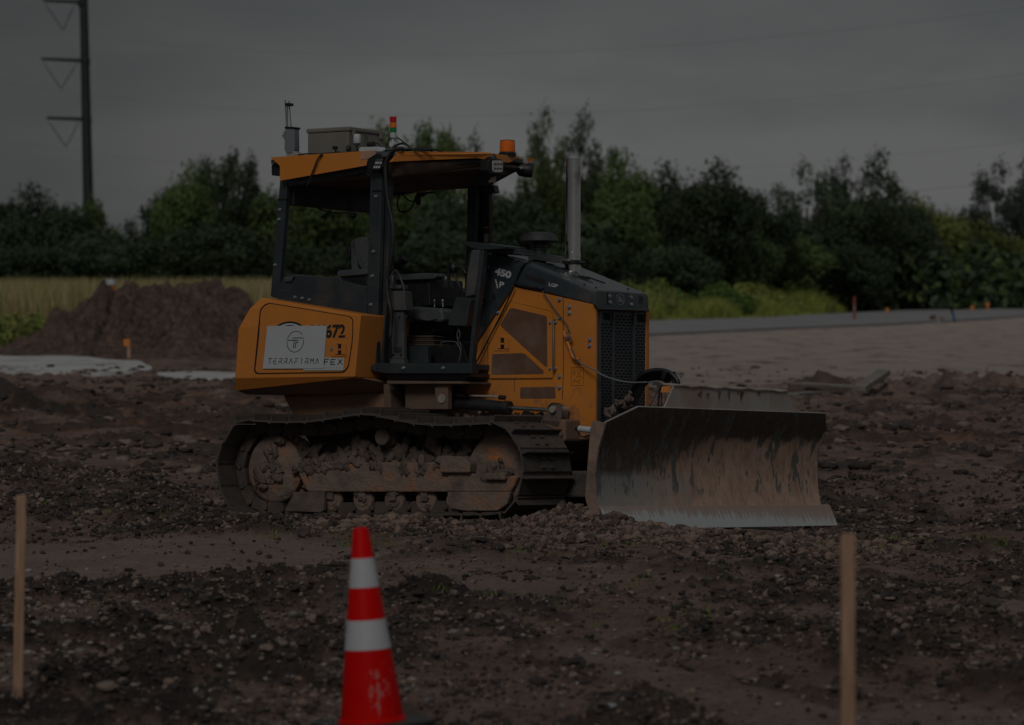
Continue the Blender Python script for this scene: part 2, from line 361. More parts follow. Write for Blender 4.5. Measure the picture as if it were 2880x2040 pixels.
def lumps(bm, cx, cy, cz, r, n, sq=(1, .6, .8), s=(.02, .06)):
    """irregular torn mud cakes, pressed flat against what they stick to"""
    for _ in range(n):
        g = random.gauss; p = Vector((cx+g(0, r)*sq[0], cy+g(0, r)*sq[1]*.3, cz+g(0, r)*sq[2])); q = random.uniform(*s)*.8
        a = random.uniform(.9, 1.9); b_ = random.uniform(.6, 1.2); res = bmesh.ops.create_icosphere(bm, subdivisions=3, radius=1)
        o = Vector((random.random()*50, 3, random.random()*20)); ca, sa = math.cos(p.x*40), math.sin(p.x*40)
        for v in res['verts']:
            d = v.co.copy(); k = 1+.55*mno.fractal(d*1.0+o, .8, 2.1, 5)+.45*mno.fractal(d*3.1+o, .7, 2.1, 4); d = Vector((d.x*a, d.y*.36, d.z*b_))*k*q
            v.co = p+Vector((d.x*ca-d.z*sa, d.y, d.x*sa+d.z*ca))
def wheel(bm, c, y0, y1, prof, seg=36):     # prof: (radius, 0..1 across)
    lathe(bm, (c[0], y0, c[1]), [(r, (y1-y0)*h) for r, h in prof], seg, Vector((0, 1, 0)))
def make_track():
    tr = obj('crawler_track', chain_mesh(), M['chain'], dz)
    kids = [tr]
    for i in range(NS):
        p, t = pathat((i+.15)*pitch)
        o = bpy.data.objects.new('track_shoe', shoe_me); link(o, tr)
        j = random.uniform(-.012, .012)
        ca, sa = math.cos(j), math.sin(j); t2 = np.array([t[0]*ca-t[1]*sa, t[0]*sa+t[1]*ca])
        o.matrix_local = Matrix(((t2[0], 0, -t2[1], p[0]), (0, 1, 0, 0), (t2[1], 0, t2[0], p[1]), (0, 0, 0, 1)))
    # frame with guards
    bm = B(); pprism(bm, fillet(fr_top, 6, 2), .17, .46)
    fr = obj('track_frame', bm, M['trackframe'], dz, .012); kids.append(fr)
    bm = B(); pprism(bm, rg, .15, .19); obj('chain_guard', bm, M['mud'], fr, .006)
    bm = B(); pprism(bm, fg, .15, .19); obj('chain_guard', bm, M['trackframe'], fr, .006)
    bm = B(); pprism(bm, [(1238, 1282), (1300, 1285), (1323, 1304), (1320, 1330), (1236, 1330)], .13, .46)
    pprism(bm, [(1362, 1330), (1420, 1330), (1420, 1350), (1362, 1350)], .13, .2); obj('recoil_housing', bm, M['trackframe'], fr, .01)
    for a, b in roll_px:
        c = SP(a, b, .25); bm = B(); wheel(bm, c, .205, .43, [(.02, 0), (.055, 0), (.06, .03), (.088, .04), (.092, .08), (.092, .17), (.07, .2), (.07, .8), (.092, .83), (.092, .95), (.05, 1)], 28)
        obj('track_roller', bm, M['trackframe'], fr, smooth='auto')
        bm = B(); box(bm, (c[0]-.030, .185, c[1]-.008), (c[0]+.030, .205, c[1]+.09)); lumps(bm, c[0], .19, c[1]+.035, .02, 3, s=(.015, .028)); obj('roller_bracket', bm, M['mud'], fr, .006)
    c = SP(1073, 1229, .17); bm = B(); wheel(bm, c, .17, .42, [(.02, 0), (.062, 0), (.066, .04), (.066, .18), (.05, .2), (.078, .28), (.085, .34), (.085, .42), (.062, .5), (.062, .9), (.084, 1)], 28)
    obj('carrier_roller', bm, M['chain'], fr, smooth='auto')
    bm = B(); box(bm, (c[0]-.03, .36, c[1]-.28), (c[0]+.03, .42, c[1])); obj('roller_bracket', bm, M['mud'], fr, .004)
    # sprocket (rear) and idler (front)
    c = SP(776, 1320, .24); RS = .262
    bm = B(); wheel(bm, c, .17, .46, [(.02, 0), (.11, .0), (.12, .05), (.20, .10), (.245, .14), (.262, .2), (.262, .4), (.262, 1)], 40)
    g = 27
    for k in range(g):
        t = 2*math.pi*k/g; t0, t1, t2 = t-.06, t, t+.06
        q = [(c[0]+r*math.cos(a), c[1]+r*math.sin(a)) for a, r in ((t0-.03, .255), (t0, .31), (t2, .31), (t2+.03, .255))]; prism(bm, q, .28, .33)
    for k in range(8):
        t = 2*math.pi*k/8; cyl(bm, (c[0]+.085*math.cos(t), .160, c[1]+.085*math.sin(t)), (c[0]+.085*math.cos(t), .185, c[1]+.085*math.sin(t)), .013, seg=6)
    sp = obj('drive_sprocket', bm, M['trackframe'], dz, smooth='auto'); kids.append(sp)
    bm = B(); random.seed(3); lumps(bm, c[0]+.01, .17, c[1]+.01, .065, 22, (1, .1, 1), (.02, .055)); obj('mud_cake', bm, M['mud'], sp, smooth=True)
    c = SP(1404, 1322, .24)
    bm = B(); wheel(bm, c, .18, .45, [(.02, 0), (.07, 0), (.08, .1), (.10, .14), (.20, .16), (.235, .12), (.262, .14), (.268, .25), (.285, .3), (.285, .7), (.262, .75), (.262, 1)], 48)
    idl = obj('front_idler', bm, M['trackframe'], dz, smooth='auto'); kids.append(idl)
    bm = B(); random.seed(5); lumps(bm, c[0]+.03, .17, c[1]-.01, .045, 14, (1.2, .1, .8), (.02, .04)); obj('mud_cake', bm, M['mud'], idl, smooth=True)
    # inner mud packed between the frame and the upper run
    random.seed(9); bm = B(); nx, nz = 90, 16; x0 = SP(850, 1300, .3)[0]; x1 = SP(1330, 1300, .3)[0]; V = []
    za = SP(1100, 1306, .3)[1]; zb = SP(1100, 1222, .3)[1]
    for i in range(nx+1):
        r = []
        for j in range(nz+1):
            u, v = i/nx, j/nz; x = x0+(x1-x0)*u; z = za+(zb-za)*v
            n = .5*math.sin(x*17+v*5)+.35*math.sin(x*41+v*9+1)+.25*math.sin(x*83-v*23)+random.uniform(-.5, .5)*.5
            r.append(bm.verts.new((x+random.uniform(-.006, .006), .27+.26*v-.035*n*(1-.3*v), z+.022*n)))
        V.append(r)
    for i in range(nx):
        for j in range(nz): bm.faces.new((V[i][j], V[i+1][j], V[i+1][j+1], V[i][j+1]))
    for k in range(24):
        u = k/24; lumps(bm, x0+(x1-x0)*(u+random.uniform(0, .03)), .29, za+random.uniform(.0, .13), .03, 2, (1, .5, 1), (.03, .065))
    for k in range(22):
        u = random.random(); lumps(bm, x0+(x1-x0)*u, .172, za-abs(random.gauss(0, .045))+.01, .02, 2, (1.3, .2, .6), (.02, .05))
    mb = obj('packed_mud', bm, M['mud'], fr, smooth=True); kids.append(None)
    # dark steel plate behind (track frame inboard side)
    return [k for k in kids if k]
near = make_track()
def copy_tree(o, parent):
    c = o.copy(); link(c); c.parent = parent
    if o.parent is not None and parent is not o.parent: c.matrix_parent_inverse = o.matrix_parent_inverse.copy()
    for ch in list(o.children): copy_tree(ch, c)
    return c
for k in near:
    c = copy_tree(k, dz); c.location.y += 2*YC-.635

# ---- chassis
bm = B()
pprism(bm, [(795, 1112), (1100, 1105), (1110, 1170), (1590, 1180), (1590, 1240), (1500, 1300), (900, 1300), (830, 1180)], .68, 1.84)
obj('chassis', bm, plain('dusty_orange_chassis', (.26, .145, .09), .8, 0, .3, 5, .5, (.13, .095, .08), bmp=.3), dz, .015)
bm = B(); pprism(bm, [(1087, 1071), (1300, 1073), (1302, 1080), (1087, 1081)], .50, 1.0)
pprism(bm, [(1139, 1081), (1226, 1081), (1226, 1152), (1139, 1152)], .62, .95)
pprism(bm, [(1078, 1081), (1092, 1081), (1098, 1100), (1100, 1152), (1080, 1152)], .58, .95)
pprism(bm, [(1222, 1081), (1262, 1081), (1259, 1095), (1259, 1152), (1224, 1152)], .54, .60)
obj('deck_support', bm, M['chassis'], dz, .006)
bm = B(); q = P3(1241, 1122, .53); cyl(bm, q, q+Vector((0, .03, 0)), .036, seg=16); obj('pin_cap', bm, M['steelgrey'], dz, .004)
bm = B(); random.seed(2)
for k in range(26):
    q = P3(1130+k*15, 1168-6*random.random(), .66); lumps(bm, q.x, q.y+.1, q.z-.02, .02, 2, (1.4, 1, .4), (.02, .04))
obj('packed_mud', bm, M['mud'], dz, smooth=True)
# underside between tank and deck
# ---- rear tank
def tank_pts(mir):
    f = (lambda p: (p[0], 2*YC-p[1], p[2])) if mir else (lambda p: p)
    Y0 = .33; P = []
    for px, py, y in [(734, 838, Y0+.05), (701, 869, Y0+.02), (671, 923, Y0), (661, 1064, Y0), (998, 1060, Y0), (1008, 916, Y0), (1015, 885, Y0), (785, 846, Y0+.05),
                      (662, 1099, Y0+.07), (1000, 1064, Y0+.02)]:
        P.append(f(tuple(P3(px, py, y))))
    a = un(1031, 890, 1, Y0+.09); P.append(f((a[0], Y0+.09, a[2]))); a = un(1018, 1063, 1, Y0+.09); P.append(f((a[0], Y0+.09, a[2])))
    return P
bm = B(); hull(bm, tank_pts(False)+tank_pts(True)); tank = obj('rear_tank', bm, M['orange'], dz, .010, seg=3)
bm = B(); Y0 = .42
M['skirt'] = plain('dusty_brown_skirt', (.24, .135, .09), .8, 0, .25, 5, .4, (.14, .10, .08), bmp=.2)
hull(bm, [tuple(P3(*q)) for q in [(667, 1100, .42), (694, 1110, .50), (915, 1110, .62), (1084, 1106, .72), (1082, 1076, .6), (1018, 1064, .42)]] +
     [(p[0], 2*YC-p[1], p[2]) for p in [tuple(P3(*q)) for q in [(667, 1100, .42), (694, 1110, .50), (915, 1110, .62), (1084, 1106, .72), (1082, 1076, .6), (1018, 1064, .42)]]])
obj('tank_underside', bm, M['skirt'], dz, .006)
TD = .3255
door = [(754, 854), (991, 893), (989, 960), (978, 1030), (966, 1046), (716, 1050), (731, 903), (734, 870)]
bm = B(); pprism(bm, fillet([(751, 851), (994, 891), (992, 960), (981, 1032), (969, 1049), (713, 1053), (728, 903), (731, 868)], 16, 4), .3275, .34); gd = obj('tank_door_gap', bm, M['dark'], tank)
bm = B(); pprism(bm, fillet(door, 16, 4), .3235, .34); td = obj('tank_door', bm, M['orange'], tank, .0015)
z4 = lambda pts: zo(pts, 6.247, 700, 860)
D0 = .3225
def ell(cx, cy, rx, ry, a0, a1, n=40, tilt=0): return [(cx+rx*math.cos(R(a0+(a1-a0)*i/n))+tilt*ry*math.sin(R(a0+(a1-a0)*i/n)), cy+ry*math.sin(R(a0+(a1-a0)*i/n))) for i in range(n+1)]
def ring(bm, cx, cy, r0x, r0y, r1x, r1y, y, tilt=0, a0=0, a1=360, f=z4, d=.001):
    A = [SP(*q, y) for q in f(ell(cx, cy, r0x, r0y, a0, a1, 60, tilt))]; Bq = [SP(*q, y) for q in f(ell(cx, cy, r1x, r1y, a0, a1, 60, tilt))]
    for i in range(60):
        q = [A[i], A[i+1], Bq[i+1], Bq[i]]; loft(bm, [(p[0], y, p[1]) for p in q], [(p[0], y+d, p[1]) for p in q])
bm = B(); ring(bm, 690, 700, 395, 425, 360, 390, D0, -.08); obj('emblem_ring', bm, M['ink'], td)
bm = B(); ring(bm, 690, 700, 360, 390, 335, 362, D0, -.08); obj('emblem_ring', bm, M['sign'], td)
bm = B(); pprism(bm, z4(ell(690, 700, 335, 362, 0, 360, 40, -.08)[:-1]), D0, D0+.001); obj('emblem_disc', bm, M['ink'], td)
def line_text(s, px0, px1, pyb, h_px, y, mat, parent, name, f, bold=.0, slant=0):
    a = Vector(P3(*f([(px0, pyb)])[0], y)); b = Vector(P3(*f([(px1, pyb)])[0], y)); hh = abs(P3(*f([(px0, pyb-h_px)])[0], y).z-a.z)
    o = text_mesh(name, s, a, (1, 0, 0), (slant, 0, 1), hh, mat, parent, bold)
    v = [q.co.x for q in o.data.vertices]; k = (b.x-a.x)/(max(v)-a.x)
    for q in o.data.vertices: q.co.x = a.x+(q.co.x-a.x)*k
    return o
line_text('BK672', 1070, 1690, 580, 245, D0, M['ink'], td, 'fleet_number', z4, .035, .06)
# stencil breaks of the figures
bm = B(); pprism(bm, z4([(1355, 408), (1432, 408), (1432, 425), (1355, 425)]), D0-.002, D0); pprism(bm, z4([(1575, 505), (1700, 500), (1700, 517), (1575, 522)]), D0-.002, D0); obj('stencil_break', bm, M['orange'], td)
bm = B(); pprism(bm, z4([(325, 358), (1365, 350), (1308, 1103), (243, 1108)]), D0-.010, D0-.003); sg = obj('company_sign', bm, M['sign'], td)
bm = B(); pprism(bm, z4([(1310, 912), (1675, 922), (1655, 1137), (960, 1140), (955, 1105), (1300, 1100)]), D0-.006, D0-.002); sg2 = obj('company_sign', bm, M['sign'], td)
S0 = D0-.0115
bm = B(); ring(bm, 815, 632, 150, 188, 140, 178, S0, -.09, 195, 318); ring(bm, 815, 632, 150, 188, 140, 178, S0, -.09, -12, 180)
S_ = lambda *p: [SP(*q, S0) for q in z4(p)]
strokes(bm, [S_((765, 567), (955, 565)), S_((670, 606), (870, 606))], S0, .005)
strokes(bm, [S_((797, 608), (782, 745)), S_((825, 645), (812, 745)), S_((822, 645), (868, 642))], S0, .0055)
obj('sign_logo', bm, M['ink'], sg)
gl = {'T': [((0, 1), (1, 1)), ((.5, .92), (.5, 0))], 'E': [((.15, 1), (.95, 1)), ((.05, .75), (.05, .1)), ((.1, .5), (.85, .5)), ((.1, 0), (.95, 0))],
      'R': [((.1, 1), (.9, 1)), ((.9, .95), (.9, .6)), ((.1, .5), (.8, .5)), ((.1, .4), (.1, 0)), ((.6, .4), (.95, 0))], 'A': [((.05, 0), (.5, 1)), ((.5, 1), (.95, 0))],
      'F': [((.1, 1), (.95, 1)), ((.1, .5), (.85, .5)), ((.1, .5), (.1, 0))], 'I': [((.5, 1.1), (.5, 0))], 'M': [((.05, 0), (.12, 1)), ((.12, 1), (.5, .5)), ((.5, .5), (.88, 1)), ((.88, 1), (.95, 0))]}
bm = B(); wd = 'TERRAFIRMA'; sg_ = []
for i, ch in enumerate(wd):
    cx = 338+i*92.5; wdt = 62
    for a, b in gl[ch]:
        sg_.append(S_((cx+a[0]*wdt-(a[1]-.5)*-8, 1020-a[1]*92), (cx+b[0]*wdt+(b[1]-.5)*8, 1020-b[1]*92)))
strokes(bm, sg_, S0, .0042); obj('sign_lettering', bm, M['inkgrey'], sg)
S1 = D0-.0075
bm = B(); q = lambda *p: [SP(*v, S1) for v in z4(p)]
strokes(bm, [q((1332, 935), (1322, 1035)), q((1330, 938), (1410, 940)), q((1328, 985), (1385, 986)), q((1446, 940), (1436, 1038)), q((1445, 942), (1522, 943)), q((1440, 990), (1505, 990)), q((1434, 1034), (1515, 1034)),
             q((1572, 940), (1642, 1036)), q((1645, 940), (1556, 1036))], S1, .006); obj('sign_lettering', bm, M['ink'], sg2)
bm = B(); strokes(bm, [q((x, 1085), (x, 1108)) for x in range(1320, 1640, 27)]+[q((x, 1085), (x+14, 1085)) for x in range(1320, 1640, 54)], S1, .002); obj('sign_small_print', bm, M['inkpale'], sg2)
def latch(parent, px, y, size=(150, 250)):
    """recessed paddle latch: surround, dark well, paddle"""
    (x0, y0), (x1, y1) = px; w_, h_ = x1-x0, y1-y0; rr = lambda a, b, c, d: [(x0+w_*a, y0+h_*b), (x0+w_*c, y0+h_*b), (x0+w_*c, y0+h_*d), (x0+w_*a, y0+h_*d)]
    bm = B(); pprism(bm, fillet(rr(0, 0, 1, 1), 3, 3), y-.006, y+.003); a = obj('door_latch', bm, M['orange'], parent, .001)
    bm = B(); pprism(bm, rr(.36, .12, .90, .88), y-.0075, y); obj('latch_well', bm, M['dark'], a)
    bm = B(); pprism(bm, rr(.45, .46, .72, .58), y-.014, y); pprism(bm, rr(.66, .12, .92, .86), y-.014, y); pprism(bm, rr(.24, .16, .44, .84), y-.012, y); obj('latch_paddle', bm, M['orange'], a, .001)
latch(tank, z4([(1440, 640), (1715, 895)]), D0)
BOLTY = .0
def bolts(parent, pxs, y, r=.013):
    for a, b in pxs:
        p = P3(a, b, y); bm = B(); cyl(bm, p+Vector((0, .004, 0)), p+Vector((0, -.006, 0)), r*1.35, seg=14); cyl(bm, p, p+Vector((0, -.018, 0)), r, seg=6); obj('bolt', bm, M['bolt'], parent, .001)
bolts(tank, z4([(1460, 765)]), D0, .010)
# hinge rod of the tank door
bm = B(); tube(bm, [P3(*z4([a])[0], D0) for a in ((192, 270), (165, 600), (128, 940), (100, 1150))], .004, 6); obj('door_hinge', bm, M['dark'], tank)

# ---- cab: posts and beams
CY0 = .57
def mir(bmf):                                        # near side and its mirror on the far side
    return bmf
def post(name, px, y0, y1, mat='frame', both=True, parent=None, bev=.008):
    bm = B(); pprism(bm, px, y0, y1); o = obj(name, bm, M[mat], parent or cab, bev)
    if both:
        a, b = 2*YC-y1, 2*YC-y0; bm = B(); xz = [SP(*q, y0) for q in px]; prism(bm, xz, a, b); obj(name, bm, M[mat], parent or cab, bev)
    return o
bm = B()
pprism(bm, [(1057, 1022), (1327, 1022), (1326, 1051), (1083, 1051), (1057, 1046)], .50, .60)
pprism(bm, [(1026, 1036), (1057, 1022), (1057, 1046), (1040, 1042)], .52, .62)
pprism(bm, [(1083, 1051), (1325, 1051), (1322, 1060), (1306, 1073), (1090, 1070)], .62, 1.90)
pprism(bm, [(1057, 1024), (1318, 1024), (1318, 1040), (1057, 1040)], .60, 1.92)
cab = obj('cab', bm, M['frame'], dz, .006)
bm = B(); bolts(cab, [(1135.6, 1035.8), (1247, 1035.8)], .50, .011)
rear_post = post('rear_post', [(787.5, 500), (809, 500), (783, 842), (760, 834)], CY0, CY0+.06)
mid_post = post('door_post', [(1041, 470), (1062, 462), (1073, 490), (1068, 700), (1058, 1026), (1028, 1038), (1030, 837), (1039, 600)], CY0, CY0+.055)
post('door_frame', [(1076, 455), (1099, 455), (1094, 620), (1086, 860), (1076, 1030), (1048, 1030), (1063, 860), (1071, 640)], CY0+.07, CY0+.12)
post('roof_rail', [(802, 498), (1040, 458), (1046, 500), (1036, 497), (1026, 487), (812, 526)], CY0, CY0+.06)
# front roof rail converges towards the machine's nose
def RT(px, py, y): return tuple(P3(px, py, y))
def rail(y0a, y1a, top0, top1, h0, h1, t=.05):
    a0, a1 = Vector(RT(*top0, y0a)), Vector(RT(*top1, y1a))
    return a0, a1
def front_rail(far=False):
    bm = B(); f = (lambda p: (p[0], 2*YC-p[1], p[2])) if far else tuple
    A = [P3(1090, 455, CY0+.05), P3(1108, 468, CY0+.05), P3(1108, 468, CY0+.10), P3(1090, 455, CY0+.10)]
    y1 = 1.0; C = [P3(1372, 448, y1), P3(1368, 461, y1), P3(1368, 461, y1+.05), P3(1372, 448, y1+.05)]
    a0, a1, c0, c1 = A[0], A[1], C[0], C[1]; dy = Vector((0, .05, 0))
    loft(bm, [f(v) for v in (a0, a1, a1+dy, a0+dy)], [f(v) for v in (c0, c1, c1+dy, c0+dy)]); obj('roof_rail', bm, M['frame'], cab, .005)
front_rail(); front_rail(True)
# near opening header (thin inner lip) + rear cross header + rear wall
xr = SP(800, 520, CY0)[0]
zt = P3(818, 500, CY0)[2]; zb = P3(818, 576, CY0)[2]
bm = B(); box(bm, (xr-.02, CY0+.06, zb), (xr+.05, 2*YC-CY0-.06, zt+.06)); obj('rear_header', bm, M['black'], cab, .006)
xm = SP(1100, 470, CY0+.08)[0]
# ---- roof
bm = B()
rp = [P3(762, 445, .52), P3(1057, 424, .50), P3(1078, 425, .50), P3(1363, 429, .98), P3(1389, 433, 1.02)]
nz_ = [(v.x, v.y, v.z-.012) for v in rp]; fr_ = [(v.x, 2*YC-v.y, v.z-.012) for v in rp][::-1]
out_ = nz_+fr_; loft(bm, out_, [(x, y, z-.035) for x, y, z in out_]); roof = obj('roof', bm, M['grey'], cab, .004)
bm = B()
inn = [(x, (y-YC)*.9+YC, z-.060) for x, y, z in nz_]; inf = [(x, 2*YC-y, z) for x, y, z in inn][::-1]; lst = inn+inf
lw = [(x*.97, (y-YC)*.94+YC, z-(.13 if x < .1 else .03)) for x, y, z in lst]; loft(bm, lst, lw); obj('headliner', bm, M['head'], cab, .02, seg=3)
def fascia(pts, y0, y1, thick=.006, both=True, name='roof_fascia', mat='orange'):
    """orange edge plate; pts = (px, py, t) with t along from plane y0 to y1"""
    P = [P3(a, b, y0+(y1-y0)*t) for a, b, t in pts]; res = []
    for far in ((False, True) if both else (False,)):
        f = (lambda p: (p[0], 2*YC-p[1], p[2])) if far else tuple; bm = B()
        loft(bm, [f(v) for v in P], [f(v+Vector((0, thick, 0))) for v in P]); res.append(obj(name, bm, M[mat], roof, .0015))
    return res
fascia([(759, 443, 0), (1058, 423, 0), (1057, 434, 0), (1034, 448, 0), (1030, 466, 0), (787, 509, 0), (787, 468, 0), (781, 461, 0)], .50, .50)
fascia([(1116, 426, 0), (1363, 428, 1), (1391, 432, 1.06), (1361, 449, 1), (1341, 445, .92), (1105, 455, 0), (1093, 457, 0), (1112, 436, 0)], .48, .95)
# bleached touch-up patch on the rear fascia
bm = B(); pprism(bm, [(1015, 427), (1057.5, 423.5), (1056, 434), (1035, 447), (1013, 450)], .497, .4995); obj('faded_patch', bm, plain('faded_orange', (.42, .24, .17), .6), roof)
# front fascia across the nose
q0 = P3(1389, 433, 1.02); xf = q0.x
bm = B(); A = [FP(*v, xf) for v in [(1389, 433), (1463, 441), (1431, 458), (1407, 457), (1396, 446)]]; xprism(bm, A, xf, xf+.008); obj('roof_fascia', bm, M['orange'], roof, .0015)
q1 = FP(1463, 441, xf)
bm = B(); A = [FP(*v, xf-.05) for v in [(1396, 450), (1480, 455), (1480, 470), (1440, 490), (1396, 490)]]; xprism(bm, A, xf-.16, xf-.05); obj('roof_nose', bm, M['frame'], roof, .006)
# post-top bracket on the far side and its warning labels
bm = B(); pprism(bm, [(1318, 521), (1388, 521), (1392, 541), (1384, 544), (1330, 540)], 1.86, 1.93); obj('post_bracket', bm, M['frame'], cab, .006)
yf = 1.86
bm = B(); pprism(bm, [(1316, 523), (1334, 523), (1336, 690), (1320, 690)], yf-.01, yf+.05); pprism(bm, [(1334, 530), (1360, 540), (1360, 690), (1336, 690)], yf+.03, yf+.06); pprism(bm, [(1360, 540), (1375, 540), (1377, 695), (1361, 695)], yf, yf+.05); obj('far_screen_post', bm, M['black'], cab, .004)
for (a, b, mt) in [((1320, 588), (1329, 594), 'amber'), ((1320, 594), (1329, 622), 'sign'), ((1321, 623), (1330, 630), 'red'), ((1321, 632), (1330, 640), 'sign'), ((1322, 645), (1332, 675), 'sign'), ((1323, 675), (1334, 680), 'amber'), ((1362, 638), (1373, 642), 'ylw'), ((1362, 658), (1373, 682), 'sign')]:
    bm = B(); pprism(bm, [a, (b[0], a[1]), b, (a[0], b[1])], yf-.013, yf-.0105); obj('warning_label', bm, plain('label_'+mt, tuple(.45*v for v in {'amber': (.8, .2, .03), 'sign': (.6, .6, .6), 'red': (.3, .02, .02), 'ylw': (.8, .4, .02)}[mt]), .6), cab)

# ---- lower rear cab wall, console, seat
bm = B()
pprism(bm, [(797, 778), (830, 775), (955, 781), (960, 790), (1030, 806), (1030, 884), (783, 846), (785, 800)], CY0, CY0+.05)
pprism(bm, [(783, 812), (1030, 851), (1030, 884), (782, 846)], CY0-.012, CY0)
obj('cab_wall', bm, M['frame'], cab, .006)
bolts(cab, zo([(530, 1367), (575, 1374), (620, 1384)], 2.293, 600, 240), CY0-.012, .009)
bolts(cab, zo([(1050, 717), (1034, 1073), (1027, 1232), (1018, 1415)], 2.293, 600, 240), CY0, .010)
bolts(cab, zo([(430, 803), (425, 866), (400, 1160)], 2.293, 600, 240), CY0, .010)
bm = B(); pprism(bm, [(801, 779), (826, 777), (818, 792), (800, 792)], CY0-.02, CY0+.0); obj('wall_cap', bm, M['grey'], cab, .004)
YS = .98
bm = B(); pprism(bm, fillet([(795, 770), (1020, 800), (1100, 870), (1100, 1000), (1060, 1020), (900, 900), (800, 840)], 6, 2), YS+.1, 1.75); obj('console', bm, M['black'], cab, .02)
st = None
bm = B(); pprism(bm, fillet([(984, 695), (994, 674), (1012, 667), (1034, 667), (1036, 760), (1022, 765), (1005, 740), (990, 700)], 6, 4), YS, YS+.34)
pprism(bm, fillet([(986, 680), (1000, 672), (1004, 745), (1012, 790), (990, 790), (987, 740)], 4, 2), YS+.0, YS+.34); seat = obj('operator_seat', bm, M['grey'], cab, .02, seg=3)
bm = B(); pprism(bm, fillet([(1008, 672), (1032, 669), (1038, 700), (1034, 755), (1028, 762), (1016, 735), (1007, 700)], 6, 3), YS-.012, YS+.01); obj('seat_pad', bm, M['fabric'], seat, .006)
bm = B(); pprism(bm, fillet([(972, 692), (980, 688), (985, 705), (984, 724), (978, 727), (973, 715)], 3, 3), YS+.1, YS+.3); obj('headrest', bm, M['black'], seat, .01)
bm = B(); pprism(bm, fillet([(946, 770), (952, 761), (1000, 757), (1032, 757), (1034, 772), (955, 779), (950, 779)], 5, 3), YS-.1, YS+.05); obj('armrest', bm, M['grey'], seat, .012)
bm = B(); pprism(bm, [(955, 778), (1032, 772), (1032, 812), (965, 795)], YS-.08, YS+.03); obj('armrest_base', bm, M['black'], seat, .006)
bm = B(); pprism(bm, fillet([(1098, 773), (1200, 768), (1224, 769), (1228, 778), (1222, 785), (1098, 790)], 5, 3), YS-.1, YS+.05); obj('armrest', bm, M['grey'], seat, .012)
bm = B(); pprism(bm, [(1098, 788), (1208, 784), (1210, 860), (1130, 870), (1098, 860)], YS-.06, YS+.4); pprism(bm, [(1205, 800), (1300, 820), (1300, 915), (1262, 1010), (1140, 1010), (1140, 880)], YS+.4, YS+.75); obj('side_console', bm, M['black'], cab, .01)
bm = B(); pprism(bm, fillet([(1141, 866), (1160, 862), (1225, 866), (1243, 872), (1248, 900), (1240, 908), (1150, 900), (1141, 890)], 8, 4), YS-.12, YS+.35); obj('seat_cushion', bm, M['grey'], seat, .02, seg=3)
bm = B(); pprism(bm, fillet([(1178, 880), (1222, 878), (1230, 897), (1205, 903), (1184, 900)], 5, 3), YS-.13, YS-.12); obj('seat_fold', bm, M['fabric'], seat, .003)
bm = B()
for k in range(5): 
    pprism(bm, fillet([(1139+k%2*3, 944+k*6), (1216+(k > 1)*5, 944+k*6), (1218+(k > 1)*4, 949+k*6), (1140+k%2*3, 949+k*6)], 2, 2), YS-.1+.01*(k % 2), YS+.3)
obj('seat_bellows', bm, plain('dusty_bellows', (.075, .055, .042), .85, bmp=.3), seat, .004)
bm = B(); pprism(bm, [(1139, 905), (1225, 908), (1215, 942), (1142, 942)], YS, YS+.28); pprism(bm, [(1135, 974), (1260, 974), (1300, 960), (1318, 1026), (1120, 1026)], YS-.1, YS+.5); obj('seat_pedestal', bm, M['black'], seat, .006)
bm = B(); tube(bm, [P3(1214, 929, YS-.1), P3(1232, 929, YS-.1)], .005, 6); obj('seat_lever', bm, M['rod'], seat)
bm = B(); tube(bm, [P3(1196, 895, YS-.1)+Vector((-.25, -.02, .02)), P3(1148, 862, YS-.13), P3(1158, 866, YS-.13)], .006, 6); obj('seat_belt', bm, M['red'], seat)
bm = B(); pprism(bm, [(1062, 850), (1102, 862), (1100, 1022), (1052, 1022)], .70, .74); obj('dark_backing_panel', bm, M['black'], cab, .004)  # black panel added to hide the tank's orange and keep the gap dark
# black float knob at the door frame, levers, boots
bm = B(); q = P3(1127, 740, .8); lathe(bm, q+Vector((.03, 0, .03)), [(.02, -.04), (.038, -.035), (.042, 0), (.036, .03), (.018, .034)], 16, Vector((.7, -.3, .4))); obj('mirror_knob', bm, M['black'], cab, smooth='auto')
def boot(px, py, y, r, h, n, name='lever_boot'):
    prof = []; 
    for k in range(n): t = k/n; rr = r*(1-.55*t); prof += [(rr, h*t), (rr*.86, h*(t+.55/n))]
    bm = B(); lathe(bm, P3(px, py, y), prof+[(r*.3, h)], 18); obj(name, bm, M['rubber'], cab, smooth='auto')
boot(1105, 800, .68, .036, .085, 5); boot(1255, 810, .95, .060, .10, 6)
bm = B(); pprism(bm, [(1096, 800), (1127, 802), (1127, 813), (1094, 813)], .64, .74); obj('lever_base', bm, M['grey'], cab, .006)
bm = B(); tube(bm, [P3(1093, 815, .66), P3(1093, 795, .66), P3(1107, 765, .66), P3(1116, 763, .66), P3(1133, 800, .66), P3(1137, 820, .66)], .007, 7, 4); obj('grab_loop', bm, M['grey'], cab, smooth=True)
bm = B(); tube(bm, [P3(1262, 790, .95), P3(1264, 765, .95), P3(1266, 752, .95)], .012, 8); pprism(bm, fillet([(1262, 738), (1272, 737), (1279, 752), (1276, 768), (1264, 768), (1261, 752)], 3, 3), .92, .97)
tube(bm, [P3(1272, 756, .95), P3(1292, 753, .95), P3(1305, 762, .95), P3(1310, 770, .95)], .009, 8); tube(bm, [P3(1276, 765, .94), P3(1287, 795, .94), P3(1294, 812, .94), P3(1291, 834, .94)], .009, 8); obj('control_lever', bm, M['black'], cab, smooth=True)
bm = B(); 
